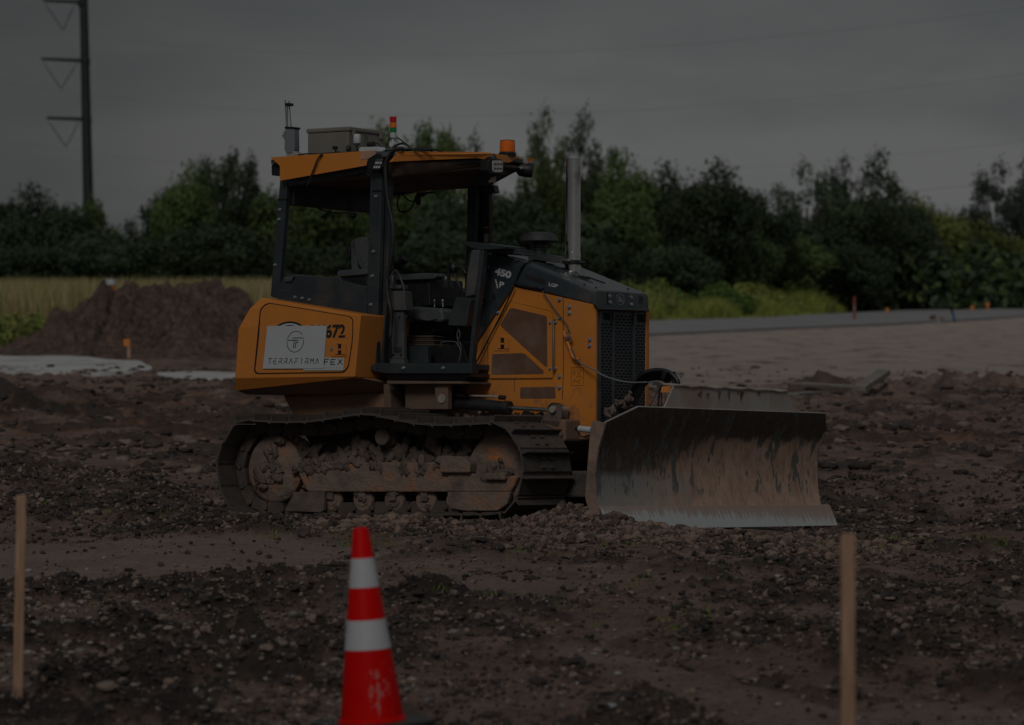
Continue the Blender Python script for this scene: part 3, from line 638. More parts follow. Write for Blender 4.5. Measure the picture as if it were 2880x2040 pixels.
for a, b in ((1191, 838), (1207, 842), (1222, 850), (1246, 850)): tube(bm, [P3(a, b+14, .98), P3(a-1, b, .98)], .006, 6); lathe(bm, P3(a-1, b, .98), [(.008, 0), (.011, .01), (.006, .022)], 10)
obj('dash_lever', bm, M['bolt'], cab, smooth='auto')
bm = B(); pprism(bm, [(1097, 818), (1138, 819), (1141, 873), (1101, 874)], .60, .70); obj('door_box', bm, M['grey'], cab, .004)
bm = B(); pprism(bm, [(1101, 876), (1134, 876), (1137, 1011), (1103, 1009), (1101, 960)], .62, .66); pprism(bm, [(1098, 1009), (1137, 1011), (1137, 1024), (1096, 1024)], .62, .68); br = obj('door_bracket', bm, M['grey'], cab, .004)
bm = B(); pprism(bm, [(1108, 977), (1127, 977), (1127, 990), (1108, 990)], .612, .619); pprism(bm, [(1112, 980), (1118, 987), (1115, 988)], .609, .612); obj('bracket_badge', bm, M['frame'], br, .001)
bm = B()
for a, b in ((1123, 893), (1106, 999), (1127, 999)): q = P3(a, b, .617); cyl(bm, q, q+Vector((0, .004, 0)), .010, seg=14)
obj('bracket_hole', bm, M['dark'], br)
bm = B(); pprism(bm, fillet([(1283, 836), (1300, 837), (1324, 843), (1312, 918), (1258, 916), (1268, 880)], 3, 2), .66, .80); obj('side_tray', bm, M['frame'], cab, .006)
bm = B(); q = [P3(a, b, .7) for a, b in ((1285, 918), (1294, 940), (1288, 965), (1296, 990), (1292, 1015))]; tube(bm, q, .006, 6)
q = [P3(a, b, .72) for a, b in ((1289, 918), (1286, 950), (1297, 975), (1290, 1020))]; tube(bm, q, .006, 6); obj('cab_wiring', bm, M['grey'], cab, smooth=True)
bm = B(); tube(bm, [P3(a, b, .72) for a, b in ((1238, 975), (1242, 964), (1262, 961), (1282, 963), (1289, 975))], .006, 6); obj('foot_pedal', bm, M['grey'], cab, smooth=True)
bm = B(); pprism(bm, [(1140, 974), (1203, 974), (1203, 1022), (1140, 1022)], .75, .80); obj('floor_plate', bm, M['frame'], cab, .004)

# ---- cowl between cab and hood
HY = .88; HF = 2*YC-HY
bm = B()
pprism(bm, [(1367, 717), (1387, 713), (1480, 738), (1463, 756), (1446, 800), (1328, 980), (1326, 1021), (1322, 1021), (1333, 950), (1358, 760)], HY-.02, HF+.02)
cowl = obj('cowl', bm, M['hood'], dz, .008)
bm = B(); pprism(bm, [(1349, 705), (1361, 706), (1354, 770), (1330, 985), (1327, 1022), (1317, 1022), (1322, 960), (1343, 770)], .63, .69); 
pprism(bm, [(1361, 708), (1372, 710), (1358, 790), (1336, 985), (1329, 985), (1354, 770)], .845, HY-.015); obj('cowl_pillar', bm, M['frame'], cowl, .006)
bm = B(); pprism(bm, [(1326, 703), (1349, 704), (1343, 770), (1334, 830), (1308, 836), (1313, 770)], .66, .78); obj('dash_panel', bm, M['grey'], cowl, .008)
bm = B(); pprism(bm, [(1319, 712), (1325, 716), (1313, 765), (1307, 765)], .7, .78); obj('grab_bar', bm, M['black'], cowl, .006)
bm = B(); pprism(bm, [(1304, 680), (1330, 681), (1372, 686), (1420, 692), (1419, 700), (1350, 704), (1322, 696), (1304, 685)], .68, .98); obj('dash_hood', bm, M['frame'], cowl, .005)
bm = B(); pprism(bm, [(1357, 692), (1392, 694), (1461, 701), (1461, 712), (1470, 716), (1385, 714), (1357, 706)], HY-.06, 1.02); obj('dash_top', bm, M['frame'], cowl, .005)
bolts(cowl, zo([(567, 490), (512, 765), (503, 830), (447, 1137), (557, 355)], 3.249, 1200, 600), HY-.02, .011)
bm = B(); pprism(bm, zo([(595, 745), (625, 735), (628, 790), (600, 795)], 3.249, 1200, 600), HY-.0225, HY-.0195); obj('cowl_hole', bm, M['dark'], cowl)
z2 = lambda pts: zo(pts, 3.249, 1200, 600)
def slant_text(s, a, b, h, mat, parent, name, bold, y=None):
    y = HY-.0225 if y is None else y
    A, Bq = P3(*z2([a])[0], y), P3(*z2([b])[0], y); d = (Bq-A); L = d.length; d.normalize()
    o = text_mesh(name, s, A, d, Vector((-d.z, 0, d.x)), h/3.249/370, mat, parent, bold, normal=(0, -1, 0))
    xs = [(v.co-A).dot(d) for v in o.data.vertices]; k = L/max(xs)
    for v in o.data.vertices: t = (v.co-A).dot(d); v.co += d*(t*(k-1))
slant_text('450', (618, 560), (765, 600), 68, M['lettering'], cowl, 'model_number', .045)
slant_text('P', (662, 675), (704, 682), 52, M['lettering'], cowl, 'model_letter', .03)
bm = B(); pprism(bm, z2([(624, 602), (634, 606), (655, 688), (643, 686)]), HY-.0225, HY-.0205); obj('decal_bar', bm, M['lettering'], cowl)

# ---- hood
xh = SP(1675, 818, HY)[0]
def hp(px, py, y): return P3(px, py, y)
bm = B()
n1, n2, n3, n4 = hp(1477, 742, HY), hp(1675, 822, HY), hp(1675, 858, HY), hp(1446, 803, HY)
t1, t2 = n1+Vector((0, .05, .022)), n2+Vector((0, .05, .018))
t0 = n1+Vector((-.02, 0, 0))
A = [n1, t1, Vector((t1.x, 2*YC-t1.y, t1.z)), Vector((n1.x, 2*YC-n1.y, n1.z)), Vector((n4.x, 2*YC-n4.y, n4.z)), n4]
C = [n2, t2, Vector((t2.x, 2*YC-t2.y, t2.z)), Vector((n2.x, 2*YC-n2.y, n2.z)), Vector((n3.x, 2*YC-n3.y, n3.z)), n3]
loft(bm, A, C); hood = obj('hood', bm, M['hood'], dz, .012, seg=3)
slant_text('LGP', (1113, 665), (1195, 683), 32, M['lettering'], hood, 'model_lettering', .03, HY-.0025)
bm = B(); pprism(bm, z2([(905, 555), (1085, 610), (1080, 655), (903, 600)]), HY-.0022, HY); obj('removed_decal_ghost', bm, plain('old_decal', (.018, .015, .014), .6), hood)
bm = B(); tube(bm, [P3(*z2([q])[0], HY-.006) for q in ((905, 452), (860, 490), (825, 570), (785, 660))], .0035, 6); obj('hood_seam', bm, M['dark'], hood)
bm = B(); tube(bm, [P3(*z2([q])[0], HY-.012) for q in ((800, 640), (900, 665), (1060, 690))], .012, 8, 4); obj('hood_grab_tube', bm, M['black'], hood, smooth=True)
def ontop(px, py):      # point on the hood's sloping top
    n = (t2-t1).cross(Vector((0, 1, 0))).normalized(); d = Vector(MR.T @ ray(px, py)); o = Vector(MR.T @ (CAMP-MO)); return o+d*((t1-o).dot(n)/d.dot(n))
HN = (t2-t1).cross(Vector((0, 1, 0))).normalized(); HN = -HN if HN.z < 0 else HN
def topline(bm, pts, r=.004): tube(bm, [ontop(*q)+HN*.003 for q in z2(pts)], r, 5, smooth=False)
for l_, r_ in (([(1170, 500), (1290, 510), (1370, 543)], .004), ([(1480, 590), (1630, 642)], .005), ([(1330, 570), (1520, 640)], .0025), ([(775, 402), (905, 435)], .005)): bm = B(); topline(bm, l_, r_); obj('hood_panel_gap', bm, M['dark'], hood)
bm = B(); q = ontop(*z2([(1437, 590)])[0]); 
loft(bm, [q+Vector(v) for v in ((-.03, -.04, 0), (.03, -.04, -.012), (.03, .04, -.012), (-.03, .04, 0))], [q+Vector(v) for v in ((-.03, -.04, .02), (.03, -.04, .008), (.03, .04, .008), (-.03, .04, .02))]); obj('hood_latch', bm, M['black'], hood, .003)
for a in ((1548, 682), (1840, 695), (1440, 652)):
    q = ontop(*z2([a])[0]); bm = B(); cyl(bm, q, q+HN*.008, .010, seg=8); obj('bolt', bm, M['frame'], hood)
# nose cap
XF = n2.x
z6 = lambda pts: zo(pts, 3.822, 1300, 640)
bm = B(); Fp = [(1430, 686), (1440, 680), (1940, 712), (1958, 720), (1985, 775), (1995, 860), (2010, 872), (2012, 905), (1480, 882), (1462, 870), (1430, 832)]
a = [FP(*q, XF+.02) for q in z6(Fp)]; ymid = YC
xprism(bm, a, XF-.005, XF+.020); nose = obj('nose_cap', bm, M['hood'], hood, .004)
bm = B(); a = [FP(*q, XF+.05) for q in z6([(1478, 868), (2002, 876), (2012, 884), (2012, 904), (1482, 884)])]; xprism(bm, a, XF+.02, XF+.055); obj('nose_lip', bm, M['hood'], hood, .006)
X1 = XF+.0205
for a in ((1582, 740), (1588, 806), (1813, 752), (1819, 828)):
    y_, z_ = FP(*z6([a])[0], X1); bm = B(); cyl(bm, (X1-.002, y_, z_), (X1+.008, y_, z_), .015, seg=12); cyl(bm, (X1, y_, z_), (X1+.014, y_, z_), .010, seg=6); obj('bolt', bm, M['bolt'], nose)
bm = B()
for k in range(7): a = [FP(*q, X1) for q in z6([(1898, 742+k*11.5), (1942, 745+k*11.5), (1942, 749+k*11.5), (1898, 746+k*11.5)])]; xprism(bm, a, X1-.003, X1+.002)
xprism(bm, [FP(*q, X1) for q in z6([(1554, 700), (1562, 702), (1570, 830), (1560, 828)])], X1-.003, X1+.002); obj('nose_slot', bm, M['dark'], nose)
# leaping deer emblem in its shield
bm = B(); sh = [(1660, 722), (1698, 718), (1738, 726), (1741, 800), (1735, 822), (1700, 837), (1672, 826), (1660, 800)]
def shield(s): c = (1700, 777); return [(c[0]+(x-c[0])*s, c[1]+(y-c[1])*s) for x, y in fillet(sh, 14, 3)]
o_, i_ = [FP(*q, X1) for q in z6(shield(1.0))], [FP(*q, X1) for q in z6(shield(.88))]
for k in range(len(o_)):
    kk = (k+1) % len(o_); loft(bm, [(X1, *v) for v in (o_[k], o_[kk], i_[kk], i_[k])], [(X1+.002, *v) for v in (o_[k], o_[kk], i_[kk], i_[k])])
deer = [(1685, 738), (1690, 745), (1695, 740), (1696, 752), (1704, 760), (1702, 770), (1710, 778), (1720, 782), (1726, 792), (1728, 806), (1723, 800), (1716, 793), (1722, 806), (1730, 818), (1716, 806), (1706, 796), (1694, 796), (1682, 802), (1674, 800), (1686, 794), (1680, 786), (1676, 776), (1684, 768), (1686, 758), (1678, 756), (1684, 750)]
a = [FP(*q, X1) for q in z6(deer)]; xprism(bm, a, X1, X1+.002); bmesh.ops.triangulate(bm, faces=[f for f in bm.faces if len(f.verts) > 8]); obj('deer_emblem', bm, M['bolt'], nose)

# ---- engine enclosure (orange side and grille)
EN = HY+.006
bm = B()
es = [(1440, 805), (1675, 858), (1675, 1236), (1590, 1236), (1480, 1180), (1311, 1150), (1311, 1095), (1327, 1080), (1328, 978)]
pprism(bm, es, EN, EN+.03); pprism(bm, [(1440, 803), (1672, 856), (1672, 1180), (1330, 1100), (1330, 985)], EN+.03, 2*YC-EN-.03)
eng = obj('engine_enclosure', bm, M['orange'], dz, .003)
bm = B(); xz = [SP(*q, EN) for q in es]; prism(bm, xz, 2*YC-EN-.03, 2*YC-EN); obj('engine_side_panel', bm, M['orange'], eng, .003)
ED = EN-.0005
def seam(pts, parent, r=.0028, y=ED): bm = B(); tube(bm, [P3(*q, y) for q in z2(pts)], r, 5, smooth=False); obj('panel_gap', bm, M['dark'], parent)
seam([(1248, 770), (1250, 1450), (1240, 1700)], eng); seam([(580, 1521), (1150, 1515)], eng); seam([(803, 1521), (800, 1640)], eng, .002)
dr = [(748, 818), (770, 808), (1125, 890), (1155, 915), (1157, 1500), (1150, 1508), (563, 1512), (557, 1505), (557, 1170), (600, 1085)]
bm = B(); pprism(bm, z2(dr), ED-.001, ED+.002); obj('engine_door_gap', bm, M['dark'], eng)
bm = B(); c_ = np.mean(dr, 0); pprism(bm, z2([(x+(4 if x < c_[0] else -4), y+(4 if y < c_[1] else -4)) for x, y in dr]), ED-.005, ED+.001); ed = obj('engine_door', bm, M['orange'], eng, .0015)
EW = ED-.0065
for pts in ([(765, 862), (1098, 940), (1102, 1402), (1083, 1402), (668, 1025)], [(597, 1287), (890, 1278), (1072, 1445), (1062, 1470), (590, 1477)]):
    bm = B(); pprism(bm, z2(fillet(pts, 22, 3)), EW, EW+.003); obj('screen_mesh', bm, M['mesh'], ed)
bm = B(); pprism(bm, z2(fillet([(855, 1592), (1172, 1585), (1178, 1685), (1170, 1692), (855, 1692)], 12, 3)), ED-.002, ED+.002); obj('screen_mesh', bm, M['mesh'], eng)
latch(ed, z2([(606, 1122), (760, 1258)]), ED-.004)
bm = B(); p0, p1 = P3(*z2([(1154, 972)])[0], ED-.03), P3(*z2([(1157, 1442)])[0], ED-.03); tube(bm, [p0+Vector((0, .025, 0)), p0, p1, p1+Vector((0, .025, 0))], .008, 8, smooth=False); obj('door_handle', bm, M['radio'], ed, smooth=True)
bolts(eng, z2([(1215, 790), (1305, 857), (1305, 912), (1215, 955), (1215, 1492), (1215, 1592), (1490, 1155), (1490, 1210), (650, 907), (427, 1268), (430, 1503)]), ED, .0125)
bolts(ed, z2([(1130, 1000), (1178, 997), (1128, 1420), (1178, 1418)]), ED-.004, .008)
bm = B(); W_ = .0016
I_ = lambda *p: [SP(*q, ED) for q in z2(p)]
bx = [(1322, 1410), (1434, 1410), (1430, 1576), (1320, 1574)]
strokes(bm, [I_(bx[i], bx[(i+1) % 4]) for i in range(4)]+[I_((1335, 1425+k*16), (1362, 1425+k*16)) for k in range(4)]+[I_((1375, 1440), (1412, 1490)), I_((1412, 1440), (1375, 1490)), I_((1370, 1430), (1415, 1430)), I_((1370, 1495), (1415, 1495)), I_((1345, 1515), (1375, 1545)), I_((1405, 1515), (1375, 1545)), I_((1335, 1560), (1350, 1520)), I_((1400, 1560), (1385, 1530))], ED, W_*1.5, .001)
obj('service_decal', bm, plain('decal_lines', (.10, .04, .012), .6), eng)
# grille
XG = XF-.01
bm = B(); a = [FP(*q, XG) for q in [(1683, 872), (1826, 880), (1821, 1200), (1681, 1190)]]; xprism(bm, a, XG-.06, XG); gr = obj('radiator_grille', bm, M['grille'], dz, .004)
bm = B()
def gcol(x0, x1, y0, nrow, dy=8.5):
    for r_ in range(nrow):
        yb = y0+r_*dy
        for k in range(8):
            xa = x0+k*11.5+(5.7 if r_ % 2 else 0)-6; xb = xa+8.6
            xa, xb = max(xa, x0), min(xb, x1)
            if xb-xa < 2.5: continue
            sl = .035
            q = [(xa, yb+sl*(xa-x0)), ((xa+xb)/2, yb-1.6+sl*(xa-x0)), (xb, yb+sl*(xb-x0)), (xb, yb+3+sl*(xb-x0)), ((xa+xb)/2, yb+4.6+sl*(xa-x0)), (xa, yb+3+sl*(xa-x0))]
            xprism(bm, [FP(*v, XG) for v in q], XG-.004, XG+.0015)
for a_ in ((1685, 1720, 911, 34), (1727, 1777, 888, 36), (1785, 1817, 915, 34)): bm = B(); gcol(*a_); obj('grille_slots', bm, M['dark'], gr)
bm = B()
for x0, x1 in ((1721.5, 1725.5), (1779, 1783.5)): xprism(bm, [FP(*v, XG) for v in [(x0, 878), (x1, 878), (x1, 1190), (x0, 1190)]], XG, XG+.012)
xprism(bm, [FP(*v, XG) for v in [(1682, 872), (1685, 872), (1685, 1190), (1682, 1190)]], XG, XG+.02); obj('grille_rib', bm, M['grille'], gr, .002)
bm = B(); xprism(bm, [FP(*v, XG) for v in [(1696, 880), (1716, 881), (1716, 902), (1698, 900)]], XG-.004, XG+.002); xprism(bm, [FP(*v, XG) for v in [(1791, 884), (1818, 885), (1818, 907), (1793, 906)]], XG-.004, XG+.002); obj('grille_recess', bm, M['dark'], gr)
bm = B(); xprism(bm, [FP(*v, XG) for v in [(1820, 876), (1825, 877), (1824, 1195), (1820, 1195)]], XG-.05, XG+.004); obj('side_edge', bm, M['orange'], gr)
bm = B(); box(bm, (XG-.02, HY+.08, .35), (XG+.25, 2*YC-HY-.08, .62)); pxprism(bm, [(1700, 1145), (1760, 1140), (1760, 1200), (1702, 1200)], XG, XG+.1); obj('blade_mount', bm, M['frame'], dz, .01)
bm = B(); random.seed(12)
for a, b in ((1742, 1132), (1758, 1128), (1765, 1150), (1717, 1158)): y_, z_ = FP(a, b, XG+.12); lumps(bm, XG+.12, y_, z_, .03, 9, (1, 1.5, .6), (.012, .03))
obj('mud_clump', bm, plain('dry_clay', (.17, .12, .10), .9, bmp=.6), dz, smooth=True)

# ---- exhaust, pre-cleaner
def onplane(px, py, y): return P3(px, py, y)
q = onplane(1611, 758, YC+.05); qt = onplane(1611, 446, YC+.05)
bm = B(); cyl(bm, (q.x, q.y, q.z-.05), (q.x, q.y, qt.z), .0575, seg=32, cap=False)
cyl(bm, (q.x, q.y, q.z-.05), (q.x, q.y, qt.z), .053, seg=32, cap=False)
lathe(bm, (q.x, q.y, q.z), [(.0605, -.05), (.0605, .13), (.0578, .131)], 32); ex = obj('exhaust_stack', bm, M['chrome'], dz, smooth='auto')
bm = B(); lathe(bm, (q.x, q.y, q.z), [(.066, .035), (.071, .04), (.071, .065), (.066, .07)], 32); cyl(bm, (q.x+.02, q.y-.05, q.z+.052), (q.x+.10, q.y+.02, q.z+.052), .010, seg=8); obj('pipe_clamp', bm, M['black'], ex, smooth='auto')
bm = B(); cyl(bm, (q.x-.0545, q.y-.02, q.z+.22), (q.x-.0545, q.y-.02, q.z+.60), .006, seg=6); obj('pipe_slot', bm, M['dark'], ex)
q = onplane(1517, 745, YC-.06)
ppm = 370
bm = B(); lathe(bm, (q.x, q.y, onplane(1517, 678, q.y).z), [(.09, -.02), (.128, -.012), (.146, -.006), (.148, 0), (.120, .048), (.110, .060), (.06, .068), (.01, .070)], 40); pc = obj('air_precleaner', bm, M['cap'], dz, smooth='auto')
zz = onplane(1517, 680, q.y).z
bm = B(); lathe(bm, (q.x, q.y, zz-.19), [(.055, 0), (.055, .12), (.062, .125), (.062, .14), (.055, .145), (.056, .165), (.09, .19)], 28); obj('precleaner_neck', bm, M['cap'], pc, smooth='auto')
bm = B(); lathe(bm, (q.x, q.y, zz-.19), [(.058, .124), (.0595, .124), (.0595, .134), (.058, .134)], 28); obj('hose_band', bm, M['bolt'], pc, smooth='auto')
bm = B(); a0 = onplane(1490, 714, q.y); hull(bm, [tuple(P3(*v)) for v in [(1487, 712, q.y-.07), (1483, 728, q.y-.08), (1578, 742, q.y-.08), (1582, 732, q.y-.07), (1570, 722, q.y-.06), (1494, 710, q.y-.06)]]+[(lambda p: (p[0], p[1]+.16, p[2]))(tuple(P3(*v))) for v in [(1487, 712, q.y-.07), (1483, 728, q.y-.08), (1578, 742, q.y-.08), (1582, 732, q.y-.07), (1570, 722, q.y-.06), (1494, 710, q.y-.06)]]); obj('precleaner_base', bm, M['cap'], pc, .012, seg=3)

# ---- roof equipment
ROOFZ = lambda px, py, y: P3(px, py, y)
def cylpx(bm, px, py0, py1, y, r, prof=None, seg=24):
    a, b = P3(px, py1, y), P3(px, py0, y); cyl(bm, (a.x, y, a.z), (a.x, y, b.z), r, seg=seg)
b0 = P3(1427, 436, 1.25)
bm = B(); lathe(bm, (b0.x, 1.25, b0.z-.01), [(.068, 0), (.070, .02), (.062, .03), (.060, .034)], 32); bc = obj('beacon', bm, M['black'], roof, smooth='auto')
bm = B(); lathe(bm, (b0.x, 1.25, b0.z+.022), [(.061, 0), (.062, .01), (.0585, .085), (.056, .088)], 32); obj('beacon_lens', bm, M['amber'], bc, smooth='auto')
bm = B(); lathe(bm, (b0.x, 1.25, b0.z+.108), [(.057, 0), (.057, .006), (.03, .009)], 32); obj('beacon_cap', bm, M['black'], bc, smooth='auto')
s0 = P3(1105.5, 412, .62)
sl = None
def z_at(py, px=1105.5, y=.62): return P3(px, py, y).z
bm = B(); cyl(bm, (s0.x, .62, s0.z-.01), (s0.x, .62, z_at(386)), .010, seg=12); q = P3(1105, 406, .62); cyl(bm, (q.x, .60, q.z), (q.x, .64, q.z), .022, seg=20); cyl(bm, (s0.x, .62, z_at(388)), (s0.x, .62, z_at(374)), .0235, .0265, seg=24)
sl = obj('signal_tower', bm, M['white'], roof, smooth='auto')
bm = B(); cyl(bm, (s0.x, .62, z_at(329)), (s0.x, .62, z_at(326)), .0262, seg=24); obj('tower_cap', bm, M['white'], sl, smooth='auto')
for a, b, mt in ((374, 361, 'grn'), (359.5, 345.5, 'ylw'), (344, 329, 'red')):
    bm = B(); cyl(bm, (s0.x, .62, z_at(a)), (s0.x, .62, z_at(b)), .0262, seg=24); obj('signal_lens', bm, M[mt], sl, smooth='auto')
# beige enclosure: near front corner at px 980
c0 = P3(980, 432, .62); c1 = P3(865, 432, .62); zt_ = P3(980, 356, .62).z
wy = .47
bm = B(); box(bm, (c1.x, .62, c0.z-.05), (c0.x, .62+wy, zt_-.035)); bx_ = obj('equipment_box', bm, M['beige'], roof, .008)
bm = B(); box(bm, (c1.x-.010, .61, zt_-.036), (c0.x+.010, .63+wy, zt_)); obj('box_lid', bm, M['beige'], bx_, .010)
bm = B(); box(bm, (c0.x+.002, .66, zt_-.07), (c0.x+.018, .70, zt_-.02)); box(bm, (c0.x+.002, 1.02, zt_-.07), (c0.x+.018, 1.06, zt_-.02)); obj('box_latch', bm, M['beige'], bx_, .003)
bm = B(); box(bm, (c0.x, .82, c0.z), (c0.x+.003, .87, zt_-.05)); obj('box_label', bm, plain('olive_label', (.12, .12, .09)), bx_)
g0 = P3(813, 434, .60)
bm = B(); pprism(bm, fillet([(801, 360), (827, 361), (828, 422), (820, 436), (806, 437), (799, 420)], 5, 3), .58, .65); gp = obj('radio_unit', bm, M['radio'], roof, .008)
bm = B(); pprism(bm, fillet([(800, 356), (828, 357), (828, 363), (800, 362)], 2, 2), .575, .655); obj('radio_collar', bm, M['black'], gp, .003)
bm = B(); cyl(bm, P3(806, 357, .6), P3(802, 281, .6), .0055, seg=8); cyl(bm, P3(808.5, 357, .61), P3(808, 290, .61), .0065, seg=8); cyl(bm, P3(818.5, 357, .63), P3(812.5, 284, .63), .0055, seg=8); obj('antenna', bm, M['radio'], gp)
bm = B(); pprism(bm, [(801, 290), (815, 290), (815, 298), (801, 298)], .59, .64); obj('antenna_tie', bm, M['black'], gp, .003)
bm = B(); pprism(bm, [(793, 379), (799, 379), (799, 385), (793, 385)], .6, .63); pprism(bm, [(797, 370), (801, 370), (801, 392), (797, 392)], .6, .63); obj('radio_bracket', bm, M['radio'], gp, .002)
bm = B(); pprism(bm, [(805, 432), (825, 424), (838, 435), (838, 441), (806, 441)], .58, .66); obj('radio_foot', bm, M['steelgrey'], gp, .003)
bm = B(); pprism(bm, fillet([(1009, 418), (1014, 414), (1066, 413), (1075, 420), (1076, 427), (1009, 427)], 4, 3), .53, .64); obj('satellite_receiver', bm, M['white'], roof, .01, seg=3)
bm = B(); q = P3(1004, 404, .60); lathe(bm, (q.x, .60, q.z), [(.026, 0), (.030, .006), (.030, .06), (.026, .072), (.01, .074)], 20); wc = obj('white_receiver', bm, M['white'], roof, smooth='auto')
bm = B(); cyl(bm, (q.x, .60, q.z-.075), (q.x, .60, q.z), .007, seg=8); lathe(bm, (q.x, .6, q.z-.012), [(.024, 0), (.020, .012)], 16); obj('receiver_stem', bm, M['black'], wc)
bm = B(); pprism(bm, fillet([(934, 411), (944, 411), (944, 421), (934, 421)], 2, 2), .55, .58); pprism(bm, [(941, 420), (944, 420), (944, 432), (941, 432)], .56, .57); obj('small_sensor', bm, M['black'], roof, .003)
bm = B(); cyl(bm, P3(1036, 408, .66), P3(1052, 406, .66), .022, seg=16); q = P3(980, 418, .6); lathe(bm, q, [(.005, -.02), (.022, -.01), (.022, .01), (.005, .02)], 12, Vector((.5, -.6, .3))); obj('camera_housing', bm, M['black'], roof, smooth='auto')
# lamps
def lamp(name, cx, cy, y, wpx, hpx, depth, face='front', rows=2):
    bm = B(); a = P3(cx-wpx/2, cy-hpx/2, y); b = P3(cx+wpx/2, cy+hpx/2, y)
    return a, b
# left work lamp at the nose, seen face on
XL = xf+.02
bm = B(); a = [FP(*v, XL) for v in fillet([(1374, 448), (1412, 448), (1416, 455), (1416, 484), (1411, 489), (1378, 490), (1372, 480)], 5, 3)]; xprism(bm, a, XL-.08, XL); wl = obj('work_lamp', bm, M['black'], roof, .004)
bm = B(); a = [FP(*v, XL) for v in fillet([(1386, 452), (1411, 452), (1413, 456), (1413, 481), (1410, 485), (1388, 485), (1384.5, 480), (1384.5, 456)], 3, 3)]; xprism(bm, a, XL-.002, XL+.006); obj('lamp_lens', bm, plain('lamp_glass', (.50, .46, .44), .2), wl, .002)
bm = B()
for i in range(3):
    for j in range(2): a = [FP(*v, XL) for v in [(1387.5+i*8.5, 460+j*13), (1393.5+i*8.5, 460+j*13), (1393.5+i*8.5, 464+j*13), (1387.5+i*8.5, 464+j*13)]]; xprism(bm, a, XL, XL+.0075)
obj('lamp_led', bm, plain('led_dark', (.03, .032, .008), .4), wl)
bm = B(); a = [FP(*v, XL-.05) for v in [(1384, 433), (1402, 434), (1405, 449), (1386, 449)]]; xprism(bm, a, XL-.07, XL-.04); obj('lamp_bracket', bm, M['black'], wl, .003)
bm = B(); a = [FP(*v, XL) for v in [(1392, 508), (1396, 499), (1408, 494), (1407, 510), (1405, 515), (1392, 512)]]; xprism(bm, a, XL-.06, XL-.04); obj('lamp_bracket', bm, M['steelgrey'], wl, .003)
bm = B(); pprism(bm, [(1358, 461), (1392, 466), (1396, 500), (1380, 508), (1362, 520), (1330, 522), (1340, 500)], 1.2, 1.26); obj('roof_gusset', bm, M['frame'], roof, .006)
# round black lamp on the far corner
q = P3(1478, 478, 1.45)
bm = B(); lathe(bm, q, [(.03, -.07), (.052, -.05), (.058, 0), (.058, .05), (.052, .06)], 24, Vector((.8, .45, -.1))); wl2 = obj('work_lamp', bm, M['black'], roof, smooth='auto')
bm = B(); A = [P3(*v, 1.42) for v in [(1463, 441), (1472, 441), (1485, 458), (1480, 463), (1473, 461)]]; loft(bm, A, [v+Vector((0, .02, 0)) for v in A]); obj('lamp_bracket', bm, M['steelgrey'], wl2, .002)
bm = B(); A = [P3(*v, 1.36) for v in [(1458, 470), (1462, 468), (1470, 473), (1466, 477)]]; loft(bm, A, [v+Vector((0, .02, 0)) for v in A]); obj('lamp_bracket', bm, M['steelgrey'], wl2, .001)
# lamp over the door post, two rows of leds
bm = B(); pprism(bm, [(1032, 452), (1050, 430), (1074, 432), (1078, 470), (1062, 482), (1036, 478), (1029, 466)], .50, .56); wl3 = obj('work_lamp', bm, M['black'], roof, .006)
bm = B(); pprism(bm, [(1057, 448), (1078, 446), (1068, 476), (1048, 477)], .492, .500); obj('lamp_lens', bm, M['grey'], wl3, .002)
bm = B()
for j, (x, y) in enumerate(((1056, 456), (1051, 468))):
    for i in range(3): pprism(bm, [(x+i*6.5, y), (x+5+i*6.5, y-.5), (x+4+i*6.5, y+4.5), (x-1+i*6.5, y+5)], .488, .492)
obj('lamp_led', bm, M['white'], wl3)
bm = B(); pprism(bm, [(1030, 476), (1040, 478), (1049, 483), (1046, 487), (1036, 482)], .5, .53); obj('lamp_bracket', bm, M['black'], wl3, .002)
bm = B(); pprism(bm, fillet([(763, 462), (785, 461), (787, 494), (763, 494)], 3, 2), .56, .66); obj('work_lamp', bm, M['black'], roof, .006)
# ---- cables
def cable(name, pts, y, r, mat='rubber', parent=None, n=6):
    P = [P3(a, b, y if not isinstance(y, (list, tuple)) else y[i]) for i, (a, b) in enumerate(pts)]
    bm = B(); tube(bm, P, r, 7, n); return obj(name, bm, M[mat], parent or roof, smooth=True)
z3 = lambda pts: zo(pts, 4.777, 760, 260); z5 = lambda pts: zo(pts, 9.02, 1000, 380)
for dx, r_ in ((0, .014), (5, .011), (-4, .010)):
    cable('wiring_loom', [(1130+dx, 418), (1118+dx, 420), (1105+dx, 425), (1094+dx*.7, 440), (1086+dx*.6, 455), (1084+dx*.6, 480), (1086+dx*.6, 520), (1090+dx*.6, 560), (1098+dx*.6, 600), (1105+dx*.4, 640), (1104+dx*.5, 690), (1098+dx*.5, 740), (1088+dx*.6, 790), (1092+dx*.6, 840), (1100+dx*.5, 880), (1097+dx*.3, 950)], .50 if dx else .48, r_, parent=cab)
cable('roof_cable', z5([(1050, 60), (1180, 150), (1300, 250), (1400, 360)]), .6, .006); cable('roof_cable', z5([(900, 380), (830, 250), (840, 120), (900, 70)]), .6, .005)
cable('roof_cable', z5([(930, 390), (1050, 260), (1200, 215), (1320, 260), (1420, 370)]), .58, .009); cable('roof_cable', z5([(920, 410), (1050, 340), (1180, 330), (1280, 390)]), .56, .011)
cable('roof_cable', z5([(400, 230), (560, 220), (640, 290), (720, 340), (880, 330)]), .6, .005); cable('roof_cable', [(1083, 423), (1120, 423), (1150, 420), (1180, 424), (1215, 421), (1240, 425)], .56, .008)
cable('roof_cable', [(1130, 426), (1160, 421), (1190, 419), (1215, 424)], .60, .010); cable('roof_cable', [(838, 436), (865, 433), (900, 433), (940, 430), (980, 429), (1010, 427)], .54, .006)
